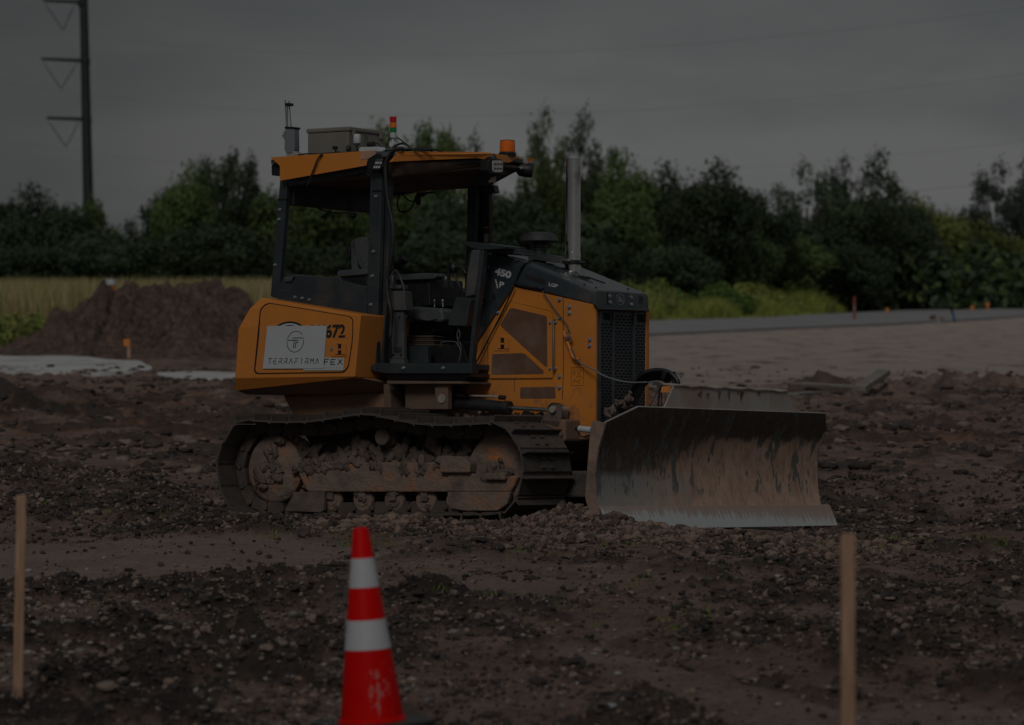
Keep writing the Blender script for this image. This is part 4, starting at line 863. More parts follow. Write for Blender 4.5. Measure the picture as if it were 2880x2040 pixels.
cable('roof_cable', [(905, 433), (893, 447), (884, 470), (874, 495), (862, 524)], .485, .005, parent=roof); cable('roof_cable', [(908, 433), (896, 450), (887, 472), (879, 492), (868, 518)], .485, .004, parent=roof)
cable('cab_cable', zo([(600, 745), (640, 770), (700, 805), (780, 822), (870, 822)], 2.293, 600, 240), .9, .007, parent=cab)
bm = B(); pprism(bm, zo([(866, 822), (900, 822), (902, 845), (880, 860), (864, 850)], 2.293, 600, 240), .88, .93); pprism(bm, zo([(850, 700), (885, 700), (890, 810), (866, 812)], 2.293, 600, 240), .95, 1.0); obj('cab_microphone', bm, M['black'], cab, .004)
z7 = lambda pts: zo(pts, 4.06, 1040, 300)
cable('cab_cable', z7([(345, 1010), (318, 1090), (325, 1170), (375, 1208), (440, 1190), (490, 1130), (520, 1060), (540, 1000)]), 1.7, .007, parent=cab); cable('cab_cable', z7([(370, 1000), (430, 1060), (500, 1080), (530, 1010)]), 1.7, .006, parent=cab)
bm = B(); pprism(bm, z7([(530, 985), (600, 980), (720, 965), (722, 985), (612, 1000), (590, 1030), (540, 1030)]), 1.68, 1.72)
for k in range(5): cable('cable_coil', z7([(545+k*6, 1010), (528+k*9, 1060), (535+k*8, 1110), (560+k*3, 1112), (575, 1060), (560+k*4, 1010)]), 1.69, .006, parent=cab)
obj('roof_hook', bm, M['black'], cab, .003)
cable('tie_strap', z5([(440, 1420), (680, 1410)]), .567, .006, 'black', cab); cable('tie_strap', z5([(860, 1275), (980, 1220)]), .62, .006, 'black', cab)
cable('tie_strap', zo([(415, 738), (470, 735)], 2.293, 600, 240), .567, .006, 'black', cab)
cable('side_cable', z2([(800, 665), (745, 790), (650, 985), (540, 1200), (460, 1350), (415, 1432)]), HY-.03, .006, 'black', eng)
cable('side_cable', z2([(1055, 712), (1110, 790), (1190, 905), (1260, 990), (1290, 1040), (1300, 1075), (1275, 1100)]), HY-.03, .005, 'grey', eng)
cable('side_cable', z2([(1375, 1340), (1440, 1390), (1545, 1440), (1600, 1475), (1700, 1515), (1850, 1545), (2010, 1545)]), [HY-.04, HY-.05, HY-.08, HY-.08, HY-.08, HY-.08, HY-.08], .006, 'radio', eng)
cable('side_cable', z2([(1320, 1230), (1345, 1280), (1360, 1330), (1375, 1345)]), HY-.05, .006, 'grey', eng)
cable('hook_strap', z2([(1252, 1080), (1275, 1150), (1310, 1240), (1335, 1310), (1375, 1335), (1395, 1330)]), HY-.035, .013, 'orange', eng)
cable('hook_wire', z2([(1275, 1090), (1310, 1115), (1322, 1150), (1305, 1185)]), HY-.045, .004, 'radio', eng)
bm = B(); pprism(bm, z2([(1255, 1130), (1305, 1125), (1308, 1150), (1265, 1168)]), HY-.055, HY-.03); obj('hook_tie', bm, M['mesh'], eng, .004)

# ---- blade lift / tilt cylinder
YP = .72
a, b = P3(1268, 1131, YP), P3(1428, 1147, YP)
bm = B(); cyl(bm, a, b, .046, seg=24); d = (b-a).normalized(); cyl(bm, b-d*.03, b+d*.02, .052, seg=24); cyl(bm, a-d*.02, a+d*.02, .050, seg=24); cyl(bm, a+d*.16, a+d*.18, .051, seg=24); hc = obj('lift_cylinder', bm, plain('muddy_black_steel', (.016, .018, .020), .6, 0, .4, 14, .5, (.09, .07, .058), bmp=.4), dz, smooth='auto')
bm = B(); cyl(bm, b, P3(1545, 1154, YP), .017, seg=16); obj('cylinder_rod', bm, M['rod'], hc, smooth='auto')
bm = B(); tube(bm, [P3(1280, 1110, YP), P3(1320, 1113, YP-.02), P3(1380, 1115, YP-.02), P3(1405, 1117, YP-.02)], .008, 8); obj('cylinder_pipe', bm, M['steelgrey'], hc, smooth=True)
bm = B(); cyl(bm, P3(1404, 1118, YP-.02), P3(1420, 1119, YP-.02), .018, seg=10); tube(bm, [P3(1270, 1108, YP), P3(1295, 1106, YP-.01), P3(1320, 1116, YP-.02)], .014, 8); obj('hose_fitting', bm, M['rubber'], hc, smooth='auto')
bm = B(); pprism(bm, fillet([(1540, 1150), (1553, 1137), (1573, 1140), (1580, 1160), (1572, 1205), (1524, 1190), (1524, 1176)], 6, 3), YP-.04, YP-.01); pprism(bm, fillet([(1555, 1150), (1560, 1137), (1583, 1140), (1589, 1165), (1582, 1236), (1565, 1225)], 6, 3), YP+.07, YP+.12)
cb = obj('cylinder_bracket', bm, M['mud'], dz, .006)
bm = B(); q = P3(1552, 1152, YP-.07); cyl(bm, q, q+Vector((0, .2, 0)), .026, seg=12); obj('pivot_pin', bm, M['steelgrey'], cb, .003)
bm = B(); q = P3(1556, 1153, YP); cyl(bm, q+Vector((0, -.005, 0)), q+Vector((0, .06, 0)), .055, seg=20); obj('rod_eye', bm, M['rubber'], cb, .006)
# ---- push frame behind the blade
xb = SP(1675, 1308, -.25)[0]
bm = B()
box(bm, (1.25, .66, .16), (xb-.12, .84, .36)); box(bm, (1.25, 2*YC-.84, .16), (xb-.12, 2*YC-.66, .36)); box(bm, (xb-.28, .45, .14), (xb-.06, 2*YC-.45, .40)); 
box(bm, (xb-.35, .72, .45), (xb-.1, .86, .66)); hull(bm, [(xb-.3, .8, .4), (xb-.1, .8, .4), (xb-.3, 1.7, .4), (xb-.1, 1.7, .4), (xb-.25, 1.1, .62), (xb-.12, 1.1, .62), (xb-.25, 1.4, .62), (xb-.12, 1.4, .62)])
obj('push_frame', bm, M['shoe'], dz, .015)
bm = B(); cyl(bm, (xb-.55, .62, .42), (xb-.1, .35, .42), .05, seg=16); obj('angle_cylinder', bm, M['chain'], dz, smooth='auto')

# ---- blade
NP = [(1703, 1191), (1692, 1215), (1684.5, 1242), (1677.5, 1275), (1675, 1308), (1675, 1340), (1677, 1369), (1681, 1400), (1686.5, 1431)]
YN, YF = -.25, 3.0
prof = [SP(a, b, YN) for a, b in NP]
shift = un(2301, 1369, 1, YF)[0]-SP(1677, 1369, YN)[0]
fz = un(2301, 1369, 1, YF)[2]-SP(1677, 1369, YN)[1]
def blade_pt(p, y, dx=0):
    t = (y-YN)/(YF-YN); return Vector((p[0]+dx+shift*t, y, p[1]+fz*t))
th = .022; ys = np.linspace(YN, YF, 27)
ztop = SP(1784, 1147, 0.1)
# top outline: clipped corners
yk0 = un(1787, 1146, 0, prof[0][0]+.02)[1]; yk1 = un(2305, 1161, 0, prof[0][0]+shift)[1]
zt0 = P3(1787, 1146, yk0).z
bm = B(); G = []
for back in (0, 1):
    rows = []
    for i, y in enumerate(np.r_[YN, yk0, np.linspace(yk0, yk1, 12)[1:-1], yk1, YF]):
        t = (y-YN)/(YF-YN); r_ = []
        topz = (zt0-fz*(yk0-YN)/(YF-YN)) if yk0-1e-6 <= y <= yk1+1e-6 else prof[0][1]
        pr = list(prof); 
        ex_ = topz-prof[0][1]
        pr = ([(prof[0][0]+ex_*.42, prof[0][1]+ex_), (prof[0][0]+ex_*.24, prof[0][1]+ex_*.55)] if ex_ > 1e-4 else [(prof[0][0]+.001, prof[0][1]+.002), (prof[0][0]+.0005, prof[0][1]+.001)])+pr
        for p in pr: r_.append(bm.verts.new(blade_pt(p, y, -th*back)))
        rows.append(r_)
    G.append(rows)
for rows in G:
    for a, b in zip(rows, rows[1:]):
        for j in range(len(a)-1): bm.faces.new((a[j], b[j], b[j+1], a[j+1]))
for rf, rb in ((0, 0), (-1, -1)):
    a, b = G[0][rf], G[1][rb]
    for j in range(len(a)-1): bm.faces.new((a[j], a[j+1], b[j+1], b[j]))
for k in range(len(G[0])-1):
    bm.faces.new((G[0][k][0], G[0][k+1][0], G[1][k+1][0], G[1][k][0])); bm.faces.new((G[0][k][-1], G[0][k+1][-1], G[1][k+1][-1], G[1][k][-1]))
bl = obj('dozer_blade', bm, M['blade'], dz, smooth='auto')
# thin rim of pale steel along the top
bm = B(); tube(bm, [blade_pt((prof[0][0]+(.42*(zt0-fz*(yk0-YN)/(YF-YN)-prof[0][1]) if 0 < i < 3 else 0)-.011, (prof[0][1] if i in (0, 3) else zt0-fz*(yk0-YN)/(YF-YN))+.004), y) for i, y in enumerate((YN, yk0, yk1, YF))], .007, 6, smooth=False); obj('blade_rim', bm, M['steelgrey'], bl)
# cutting edge, proud of the moldboard
pe = [(1684.5, 1427), (1700, 1462), (1714, 1497)]
pe = [SP(a, b, YN) for a, b in pe]; drp = un(2359, 1486, 1, YF); sl_ = (drp[0]-un(2336, 1429, 1, YF)[0], drp[2]-un(2336, 1429, 1, YF)[2])
p0 = (prof[-1][0]+.016, prof[-1][1]+.010); p1 = (p0[0]+sl_[0], p0[1]+sl_[1]); tx, tz = .020, .006
bm = B(); A = [blade_pt(p, YN-.0) for p in (p0, p1, (p1[0]-tx, p1[1]+tz), (p0[0]-tx, p0[1]+tz))]; C = [blade_pt(p, YF+.11) for p in (p0, p1, (p1[0]-tx, p1[1]+tz), (p0[0]-tx, p0[1]+tz))]; loft(bm, A, C); obj('cutting_edge', bm, M['edge'], bl, .002)
# near and far end plates behind the moldboard
zp = lambda pts: zo(pts, 4.272, 1560, 1100)
ep = zp([(455, 352), (612, 388), (560, 560), (520, 690), (497, 850), (485, 1010), (490, 1150), (505, 1300), (520, 1400), (560, 1530), (440, 1500), (375, 1330), (365, 1250), (385, 980), (400, 800), (415, 600), (440, 440)])
bm = B(); pprism(bm, ep, YN-.012, YN+.012); obj('end_plate', bm, M['tan_edge'], bl, .003)
bm = B(); xz = [SP(*q, YN) for q in ep]; prism(bm, [(x+shift-.004, z+fz) for x, z in xz], YF-.02, YF); obj('end_plate', bm, M['tan_edge'], bl, .003)
# back box and ribs
bm = B()
for y in np.linspace(.3, 2.5, 5): 
    t = (y-YN)/(YF-YN); loft(bm, [blade_pt(p, y-.01, -.02) for p in prof]+[blade_pt((prof[4][0]-.16, prof[k][1]), y-.01) for k in (7, 1)], [blade_pt(p, y+.01, -.02) for p in prof]+[blade_pt((prof[4][0]-.16, prof[k][1]), y+.01) for k in (7, 1)])
obj('blade_rib', bm, M['shoe'], bl)
# trash rack on top
XR = prof[0][0]+.03
rp_ = [(1896, 1084), (2213, 1101), (2228, 1128), (2250, 1158), (1869, 1146), (1880, 1120)]
bm = B(); a = [FP(*q, XR) for q in rp_]; xprism(bm, a, XR-.012, XR); tr_ = obj('spill_guard', bm, M['steelgrey'], bl, .002)
bm = B(); y0_, z0_ = FP(1894, 1082.5, XR); y1_, z1_ = FP(2213, 1099, XR)
n_ = 14; bmv = []
for k in range(n_+1):
    t = k/n_; zz_ = z0_+(z1_-z0_)*t+.006*math.sin(k*2.3); bmv.append(((XR-.10, y0_+(y1_-y0_)*t, zz_+.012), (XR+.012, y0_+(y1_-y0_)*t, zz_)))
vs = [[bm.verts.new(q) for q in r_]+[bm.verts.new((q[0], q[1], q[2]-.010)) for q in r_[::-1]] for r_ in bmv]
for a, b in zip(vs, vs[1:]):
    for i in range(4): bm.faces.new((a[i], a[(i+1) % 4], b[(i+1) % 4], b[i]))
bm.faces.new(vs[0]); bm.faces.new(vs[-1][::-1]); obj('guard_lip', bm, plain('pale_lip', (.34, .30, .26), .7, 0, .15, 12, .4, (.20, .14, .10)), tr_)  # lip has its own pale brownish colour
bm = B(); random.seed(4)
for k in range(9):
    x_ = 1900+random.random()*290; A = [FP(*q, XR) for q in [(x_, 1098+random.random()*8), (x_+3+random.random()*10, 1100+random.random()*6), (x_+2+random.random()*3, 1112+random.random()*22), (x_-1, 1108+random.random()*10)]]; xprism(bm, A, XR-.002, XR+.0015)
obj('rust_chip', bm, plain('rust', (.17, .095, .065), .9), tr_)
bm = B(); A = [FP(*q, XR-.01) for q in [(1887, 1088), (1894, 1085), (1884, 1104)]]; xprism(bm, A, XR-.09, XR-.013); obj('guard_gusset', bm, M['orange'], tr_)
# angle sensor beside the blade
bm = B(); a = P3(1628, 1206, .1); b = P3(1663, 1210, .1); cyl(bm, a, b, .023, seg=16); sn = obj('blade_sensor', bm, M['white'], dz, .004)
bm = B(); cyl(bm, P3(1619, 1207, .1), P3(1630, 1206, .1), .015, seg=12)
for k in range(3): tube(bm, [P3(1624, 1212, .1), P3(1630+k*3, 1225+k*2, .1), P3(1645+k*2, 1232-k*3, .1), P3(1660, 1233-k*5, .1)], .005, 6)
obj('sensor_cable', bm, M['rubber'], sn, smooth='auto')
# ---- hose loops in front of the grille
zh = lambda pts: zo(pts, 2.439, 1500, 980)
hs_ = []
HYY = HY+.35
loops = [[(640, 400), (650, 320), (690, 230), (760, 170), (850, 150), (930, 165), (985, 215), (992, 250)], [(655, 405), (668, 320), (705, 240), (775, 185), (850, 168), (920, 180), (965, 230), (960, 300), (930, 340)],
         [(675, 400), (690, 330), (725, 255), (790, 200), (860, 190), (915, 205), (940, 250)], [(700, 400), (715, 340), (750, 270), (800, 220), (870, 210), (925, 240), (950, 290)]]
for i, l in enumerate(loops):
    P = [P3(*q, HYY+i*.03) for q in zh(l)]; bm = B(); tube(bm, P, .018 if i < 2 else .014, 10, 8); h_ = obj('hydraulic_hose', bm, M['rubber'], dz, smooth=True)
for l, r_, mt in (([(858, 395), (862, 320), (875, 265), (900, 245), (930, 260), (938, 320)], .009, 'rubber'), ([(800, 390), (850, 300), (900, 250), (905, 400)], .005, 'chassis'), ([(790, 300), (830, 360), (880, 390), (930, 330)], .004, 'mesh'), ([(880, 395), (880, 300), (900, 240)], .006, 'rubber'), ([(780, 235), (850, 225), (890, 245)], .005, 'radio')):
    P = [P3(*q, HYY-.03) for q in zh(l)]; bm = B(); tube(bm, P, r_, 7, 6); obj('thin_hose', bm, M[mt], dz, smooth=True)
bm = B(); q = [P3(*v, HYY-.04) for v in zh([(885, 155), (925, 160), (890, 225), (872, 205)])]; loft(bm, q, [v+Vector((0, .12, 0)) for v in q]); obj('hose_tie', bm, M['black'], dz, .006)
# ================================================================== TERRAIN
def _h(ix, iy, s):
    h = (ix.astype(np.int64)*374761393+iy.astype(np.int64)*668265263+s*974634777) & 0x7fffffff
    h = ((h ^ (h >> 13))*1274126177) & 0x7fffffff
    return ((h ^ (h >> 16)) & 0xffff)/65535.0
def vn(x, y, s=0):
    ix, iy = np.floor(x), np.floor(y); fx, fy = x-ix, y-iy; fx, fy = fx*fx*fx*(fx*(fx*6-15)+10), fy*fy*fy*(fy*(fy*6-15)+10)
    a, b, c, d = _h(ix, iy, s), _h(ix+1, iy, s), _h(ix, iy+1, s), _h(ix+1, iy+1, s)
    return (a*(1-fx)+b*fx)*(1-fy)+(c*(1-fx)+d*fx)*fy-.5
def fbm(x, y, f, o, s=0, g=.5):
    r = 0; a = 1.0
    for k in range(o):
        c, sn_ = math.cos(.7*k+.3), math.sin(.7*k+.3); X, Y = x*c-y*sn_, x*sn_+y*c
        r = r+a*vn(X*f+17.3*k, Y*f-9.1*k, s+k); f *= 2.03; a *= g
    return r
def ss(a, b, x): t = np.clip((x-a)/(b-a), 0, 1); return t*t*(3-2*t)
def gau(x, y, cx, cy, sx, sy): return np.exp(-((x-cx)/sx)**2-((y-cy)/sy)**2)
def clod(x, y, cell, s, fill=.8):
    """rounded lumps: for every point the tallest dome of the jittered cells around it"""
    X, Y = x/cell, y/cell; ix, iy = np.floor(X), np.floor(Y); h = np.zeros(x.shape)
    for dx in (-1, 0, 1):
        for dy in (-1, 0, 1):
            cx_, cy_ = ix+dx, iy+dy; px_ = cx_+_h(cx_, cy_, s); py_ = cy_+_h(cx_, cy_, s+1); r_ = .30+.55*_h(cx_, cy_, s+2)**2; on = _h(cx_, cy_, s+3) < fill
            d2 = ((X-px_)**2+(Y-py_)**2)/r_**2; h = np.maximum(h, np.where(on, np.sqrt(np.maximum(0, 1-d2))*r_, 0))
    return h*cell
def px_of(x, y, z): return CX+F_PX*x/y
def zones(x, y):
    """what the soil is made of, in world metres: pressed track bands, pale graded earth, orange clay, black loam clods"""
    n1 = fbm(x, y*.6, .35, 5, 50); n2 = fbm(x, y*.5, 1.3, 5, 60, .6); n3 = fbm(x+.3*y, y*.7, 3.4, 5, 66, .6)
    smooth = np.clip(ss(.30, .75, 1.15*gau(x, y, -2.7, 23.4+.22*x, 2.1, 1.9)+n1*.7+n2*.45)+.8*ss(.35, .75, gau(x, y, .75+.25*(16-y), 16.2, .35, 2.6)+.8*gau(x, y, 1.75, 14.4, .5, 1.6)+n1*.5+n2*.6)+.75*ss(.4, .8, gau(x, y, -.1, 21.5, 1.2, 1.4)+n1*.6+n2*.6), 0, 1)
    far_pale = ss(56, 66, y+n1*14)*ss(-1, 4, x)
    smooth = np.clip(smooth+far_pale*.9, 0, 1)
    clay = np.clip(1.3*gau(x, y, -6.2, 53, 3.4, 6)+.9*gau(x, y, -4, 42, 3, 3.5)+.9*gau(x, y, 5.5, 40.5, 4, 2.0)+.5*gau(x, y, -3.6, 33, 2, 1.5)+.20*gau(x, y, -.2, 16, 1, .7), 0, 1)*ss(-.25, .15, n2+.12)
    left = ss(.6, -2.2, x)*ss(24.5, 20, y)
    loam = np.clip((ss(-.04, .16, n2*.55+n3*.45+.30*n1+.10*left-.02))*(1-smooth)*(.75+.25*left)+.9*gau(x, y, -7.5, 50, 1.6, 4.5)+.8*gau(x, y, -1.15, 19.6, .85, .4)+.7*gau(x, y, 1.35, 17.8, .5, 1)+.7*gau(x, y, -2.1, 14.6, .6, .6)+.7*gau(x, y, -3.1, 20.3, .6, .6), 0, 1)*(1-far_pale)
    spoil = np.clip(1.3*gau(x, y, .7, 25.5, .9, .7)+gau(x, y, -.95, 25.9, .5, .5), 0, 1)
    return smooth, far_pale, clay, np.clip(loam-spoil, 0, 1), n1, n2
def H(x, y):
    x = np.asarray(x, float); y = np.asarray(y, float)
    smooth, fp, clay, loam, n1, n2 = zones(x, y)
    dy = y-MO[1]
    dip = -.047*np.clip(dy, 0, 2.6)*ss(9, 4, dy)*ss(-3.2, -2.2, x)*ss(5, 3.6, x)
    right = -.115*ss(.7, 2.3, x)*ss(19, 23, y)*ss(36, 30, y)
    z = dip+right-.012
    under = ss(26.2, 27.0, y)*ss(31, 29.6, y)*ss(-3.0, -2.3, x)*ss(3.4, 2.6, x)      # pressed flat by the machine
    rough = (1-.85*smooth)*(1-.75*under)*(.45+.55*loam)
    m1 = fbm(x, y, 3.1, 3, 70); m2 = fbm(x, y, 9, 4, 80, .55)
    z = z+.055*n1*(1-.8*under)*ss(8, 14, y)*(1-.6*fp)+.03*n2*rough+.018*np.maximum(m1, -.1)*rough
    nr = y < 48
    c = np.zeros(x.shape)
    if nr.any():
        xs, ys = x[nr], y[nr]; w1 = xs+.02*m2[nr]; w2 = ys+.02*m1[nr]
        c1 = clod(w1, w2, .30, 300, .45)*.25; c2 = clod(w1, w2, .12, 310, .6)*.34; c3 = clod(xs, ys, .055, 320, .8)*.60
        c[nr] = c1*(1+.5*m2[nr])+c2+c3
    z = z+c*rough*(.55+.8*loam)*(1-.5*under)+.010*m2*(1-.5*smooth)
    far_r = ss(28, 44, y)*ss(75, 55, y)*(1-.8*smooth)
    z = z+far_r*(.10*np.abs(fbm(x*.6, y*.45, 1.2, 4, 90))+.06*fbm(x, y, 3, 3, 95))
    fr_ = (y > 40) & (y < 80)
    if fr_.any():
        t_ = np.zeros(x.shape); t_[fr_] = clod(x[fr_], y[fr_]*.5, .40, 340, .4)*.12+clod(x[fr_], y[fr_]*.5, .17, 345, .6)*.45
        z = z+t_*(1-.93*smooth)*ss(40, 48, y)*ss(80, 70, y)*(1-.5*fp)
        ridge = gau(x*0, y, 0, 58+.25*(x-8), 1, 1.6)*ss(4.2, 5.2, x)*ss(40, 14, x)
        z = z+ridge*(.11+1.5*t_+.16*np.abs(vn(x*1.1, x*0, 31)))+.26*gau(x, y, 4.95, 57, .30, .6)*(1+2*m1)
    # spoil in front of the near track and by the blade's end, left bank, small heaps
    lump = .8+.5*m1
    z = z+.125*gau(x, y, .42, 25.72, .36, .42)*lump+.07*gau(x, y, .85, 25.35, .45, .4)*lump+.055*gau(x, y, -.95, 25.9, .28, .32)*lump+.05*gau(x, y, 1.7, 24.8, .7, .5)*lump
    z = z+.085*gau(x, y, -1.15, 19.6, .75, .35)*lump+.05*gau(x, y, .9, 22.3, .3, .25)*lump+.07*gau(x, y, -3.1, 20.3, .5, .5)*lump-.05*gau(x, y, -2.1, 14.9, .40, .6)+.06*gau(x, y, 1.35, 17.8, .4, .8)*lump
    z = z+.40*gau(x, y, -8.2, 50, 1.9, 4)*(1+.8*m1)
    z = z+.10*gau(x, y, 12, 47, 2.2, 1)+.07*gau(x, y, 3.2, 76, 2.5, 1.5)*ss(-.3, .3, n2+.2)
    ru = np.sin((x*.9+.34*y+.25*n1)*2*np.pi/.62); z = z-.022*ss(.35, .9, ru)*ss(-.8, .2, x)*ss(25, 22, y)*(1-.6*loam)
    g_ = np.clip(1.6*gau(x, y, -.545, 14.36, .42, .55), 0, 1); z = z*(1-g_)-.030*g_
    cl = smooth*ss(20, 18, y)*ss(-.6, .2, x)*ss(2.6, 2, x); z = z-cl*.012*(ss(.35, .6, np.sin((y-.35*x)*2*np.pi/.17)))*(1+n2)
    z = z+ss(140, 330, y)*ss(6, 60, x)*.5
    return z
# grid: a fan of rows from under the camera to the horizon
rows = [1.0, 3, 5, 7, 9]; d = 10.5
while d < 45: rows.append(d); d += .0023*d if 13 < d < 30 else .0034*d
while d < 420: rows.append(d); d += d*d/45*.0034*.9
while d < 5200: rows.append(d); d *= 1.12
rows.append(6000); rows = np.array(rows)
u = np.concatenate([np.linspace(-.165, .165, 560)]); k = .0012; lft = []; c = -.165
while c > -1.3: c -= k; k *= 1.10; lft.append(c)
u = np.concatenate([np.array(lft[::-1]), u, -np.array(lft)])
U, D = np.meshgrid(u, rows); X = U*D; Y = D
Zt = H(X, Y); SM, FPz, CL, LO, N1, N2 = zones(X, Y)
def grid_mesh(name, X, Y, Z, mat, attrs=None, smooth=True):
    nr, ncol = X.shape; me = bpy.data.meshes.new(name)
    me.vertices.add(nr*ncol); me.vertices.foreach_set('co', np.stack([X, Y, Z], -1).astype(np.float32).ravel())
    i = (np.arange(nr-1)[:, None]*ncol+np.arange(ncol-1)[None]).ravel(); q = np.stack([i, i+1, i+ncol+1, i+ncol], -1)
    me.loops.add(q.size); me.polygons.add(len(q)); me.loops.foreach_set('vertex_index', q.ravel().astype(np.int32))
    me.polygons.foreach_set('loop_start', (np.arange(len(q))*4).astype(np.int32)); me.polygons.foreach_set('use_smooth', np.full(len(q), smooth))
    me.update()
    if attrs is not None:
        a = me.attributes.new('soil', 'FLOAT_COLOR', 'POINT'); a.data.foreach_set('color', attrs.astype(np.float32).ravel())
    me.materials.append(mat); o = bpy.data.objects.new(name, me); return link(o)
def soil_mat():
    m, nt, b = newmat('churned_mud'); co = coords(nt)
    at_ = N(nt, 'ShaderNodeAttribute', attribute_name='soil'); s = N(nt, 'ShaderNodeSeparateXYZ'); nt.links.new(at_.outputs['Vector'], s.inputs[0])
    n1 = noise(nt, co, 1.4, 9, .65); n2 = noise(nt, co, 14, 10, .80); n3 = noise(nt, co, 75, 8, .8)
    base = ramp(nt, n1, (.34, (.185, .113, .086)), (.5, (.29, .185, .145)), (.66, (.40, .275, .222)))
    base = mixc(nt, ramp(nt, n2, (.37, (.85,)*3), (.50, (0, 0, 0))), base, (.045, .032, .027))
    pale = ramp(nt, n1, (.3, (.285, .198, .163)), (.7, (.43, .32, .27)))
    pale = mixc(nt, ramp(nt, n2, (.37, (.8,)*3), (.48, (0, 0, 0))), pale, (.085, .062, .052))
    c = mixc(nt, s.outputs[0], base, pale)
    far = ramp(nt, noise(nt, coords(nt, (.6, .16, 1)), 1.9, 10, .72), (.38, (.20, .14, .115)), (.44, (.45, .36, .315)), (.64, (.56, .465, .41)))
    at2 = at_.outputs['Alpha']
    c = mixc(nt, at2, c, far)
    c = mixc(nt, s.outputs[1], c, ramp(nt, n2, (.35, (.18, .088, .052)), (.65, (.36, .19, .115))))
    c = mixc(nt, math_(nt, 'MULTIPLY', s.outputs[2], .95), c, ramp(nt, n2, (.35, (.020, .016, .014)), (.62, (.055, .042, .036)), (.75, (.12, .09, .075))))
    c = mixc(nt, ramp(nt, n3, (.38, (.5,)*3), (.50, (0, 0, 0))), c, (.034, .025, .022))  # fine colour contrast stands in for relief shading the bump lacks
    c = mixc(nt, ramp(nt, n3, (.60, (0, 0, 0)), (.72, (.5,)*3)), c, (.30, .22, .185))
    # fine pale grit
    v = N(nt, 'ShaderNodeTexVoronoi'); v.inputs['Scale'].default_value = 42; nt.links.new(co, v.inputs['Vector'])
    g = math_(nt, 'MULTIPLY', ramp(nt, v.outputs['Distance'], (.10, (1, 1, 1)), (.16, (0, 0, 0))), ramp(nt, n2, (.5, (0, 0, 0)), (.62, (.6,)*3)))
    c = mixc(nt, g, c, (.17, .145, .125))
    # dark far greenery under the tall grass
    y = sepz(nt)[1]; gr_ = ramp(nt, math_(nt, 'MULTIPLY', y, .001), (.099, (0, 0, 0)), (.108, (1, 1, 1)))
    x = sepz(nt)[0]; lf = ramp(nt, math_(nt, 'ADD', math_(nt, 'MULTIPLY', x, .01), .5), (.50, (1, 1, 1)), (.53, (0, 0, 0)))
    g2 = ramp(nt, math_(nt, 'MULTIPLY', math_(nt, 'SUBTRACT', y, math_(nt, 'MULTIPLY', x, 2.6)), .001), (.158, (0, 0, 0)), (.162, (1, 1, 1)))
    gm = mixc(nt, 1.0, math_(nt, 'MULTIPLY', gr_, lf), g2, 'LIGHTEN')
    c = mixc(nt, gm, c, ramp(nt, n1, (.3, (.030, .045, .012)), (.7, (.07, .085, .025))))
    nt.links.new(c, b.inputs['Base Color'])
    r = ramp(nt, n1, (.35, (.62,)*3), (.6, (.92,)*3)); nt.links.new(r, b.inputs['Roughness']); b.inputs['Specular IOR Level'].default_value = .35
    hh = math_(nt, 'ADD', math_(nt, 'MULTIPLY', n2, 1.0), math_(nt, 'MULTIPLY', n3, .35)); bump(nt, b, hh, 1.0, .05)
    return m
attrs = np.stack([SM, CL, LO, FPz], -1)
ground = grid_mesh('ground', X, Y, Zt, soil_mat(), attrs); tag(ground, 'churned brown construction site mud with smoother pressed bands and paler graded earth beyond', 'ground', kind='structure')
def Hs(x, y): return float(H(np.array([x], float), np.array([y], float))[0])

# ------------------------------------------------------------------ scattered clods, stones
def ico(level=1):
    bm = B(); bmesh.ops.create_icosphere(bm, subdivisions=level, radius=1); v = np.array([p.co[:] for p in bm.verts]); bm.faces.ensure_lookup_table(); f = np.array([[q.index for q in p.verts] for p in bm.faces]); bm.free(); return v, f
def tri_mesh(name, V, Fc, mats, mi=None, smooth=False):
    me = bpy.data.meshes.new(name); me.vertices.add(len(V)); me.vertices.foreach_set('co', V.astype(np.float32).ravel())
    k = Fc.shape[1]; me.loops.add(Fc.size); me.polygons.add(len(Fc)); me.loops.foreach_set('vertex_index', Fc.astype(np.int32).ravel()); me.polygons.foreach_set('loop_start', (np.arange(len(Fc))*k).astype(np.int32))
    if mi is not None: me.polygons.foreach_set('material_index', mi.astype(np.int32))
    me.polygons.foreach_set('use_smooth', np.full(len(Fc), smooth)); me.update()
    for m in mats: me.materials.append(m)
    return me
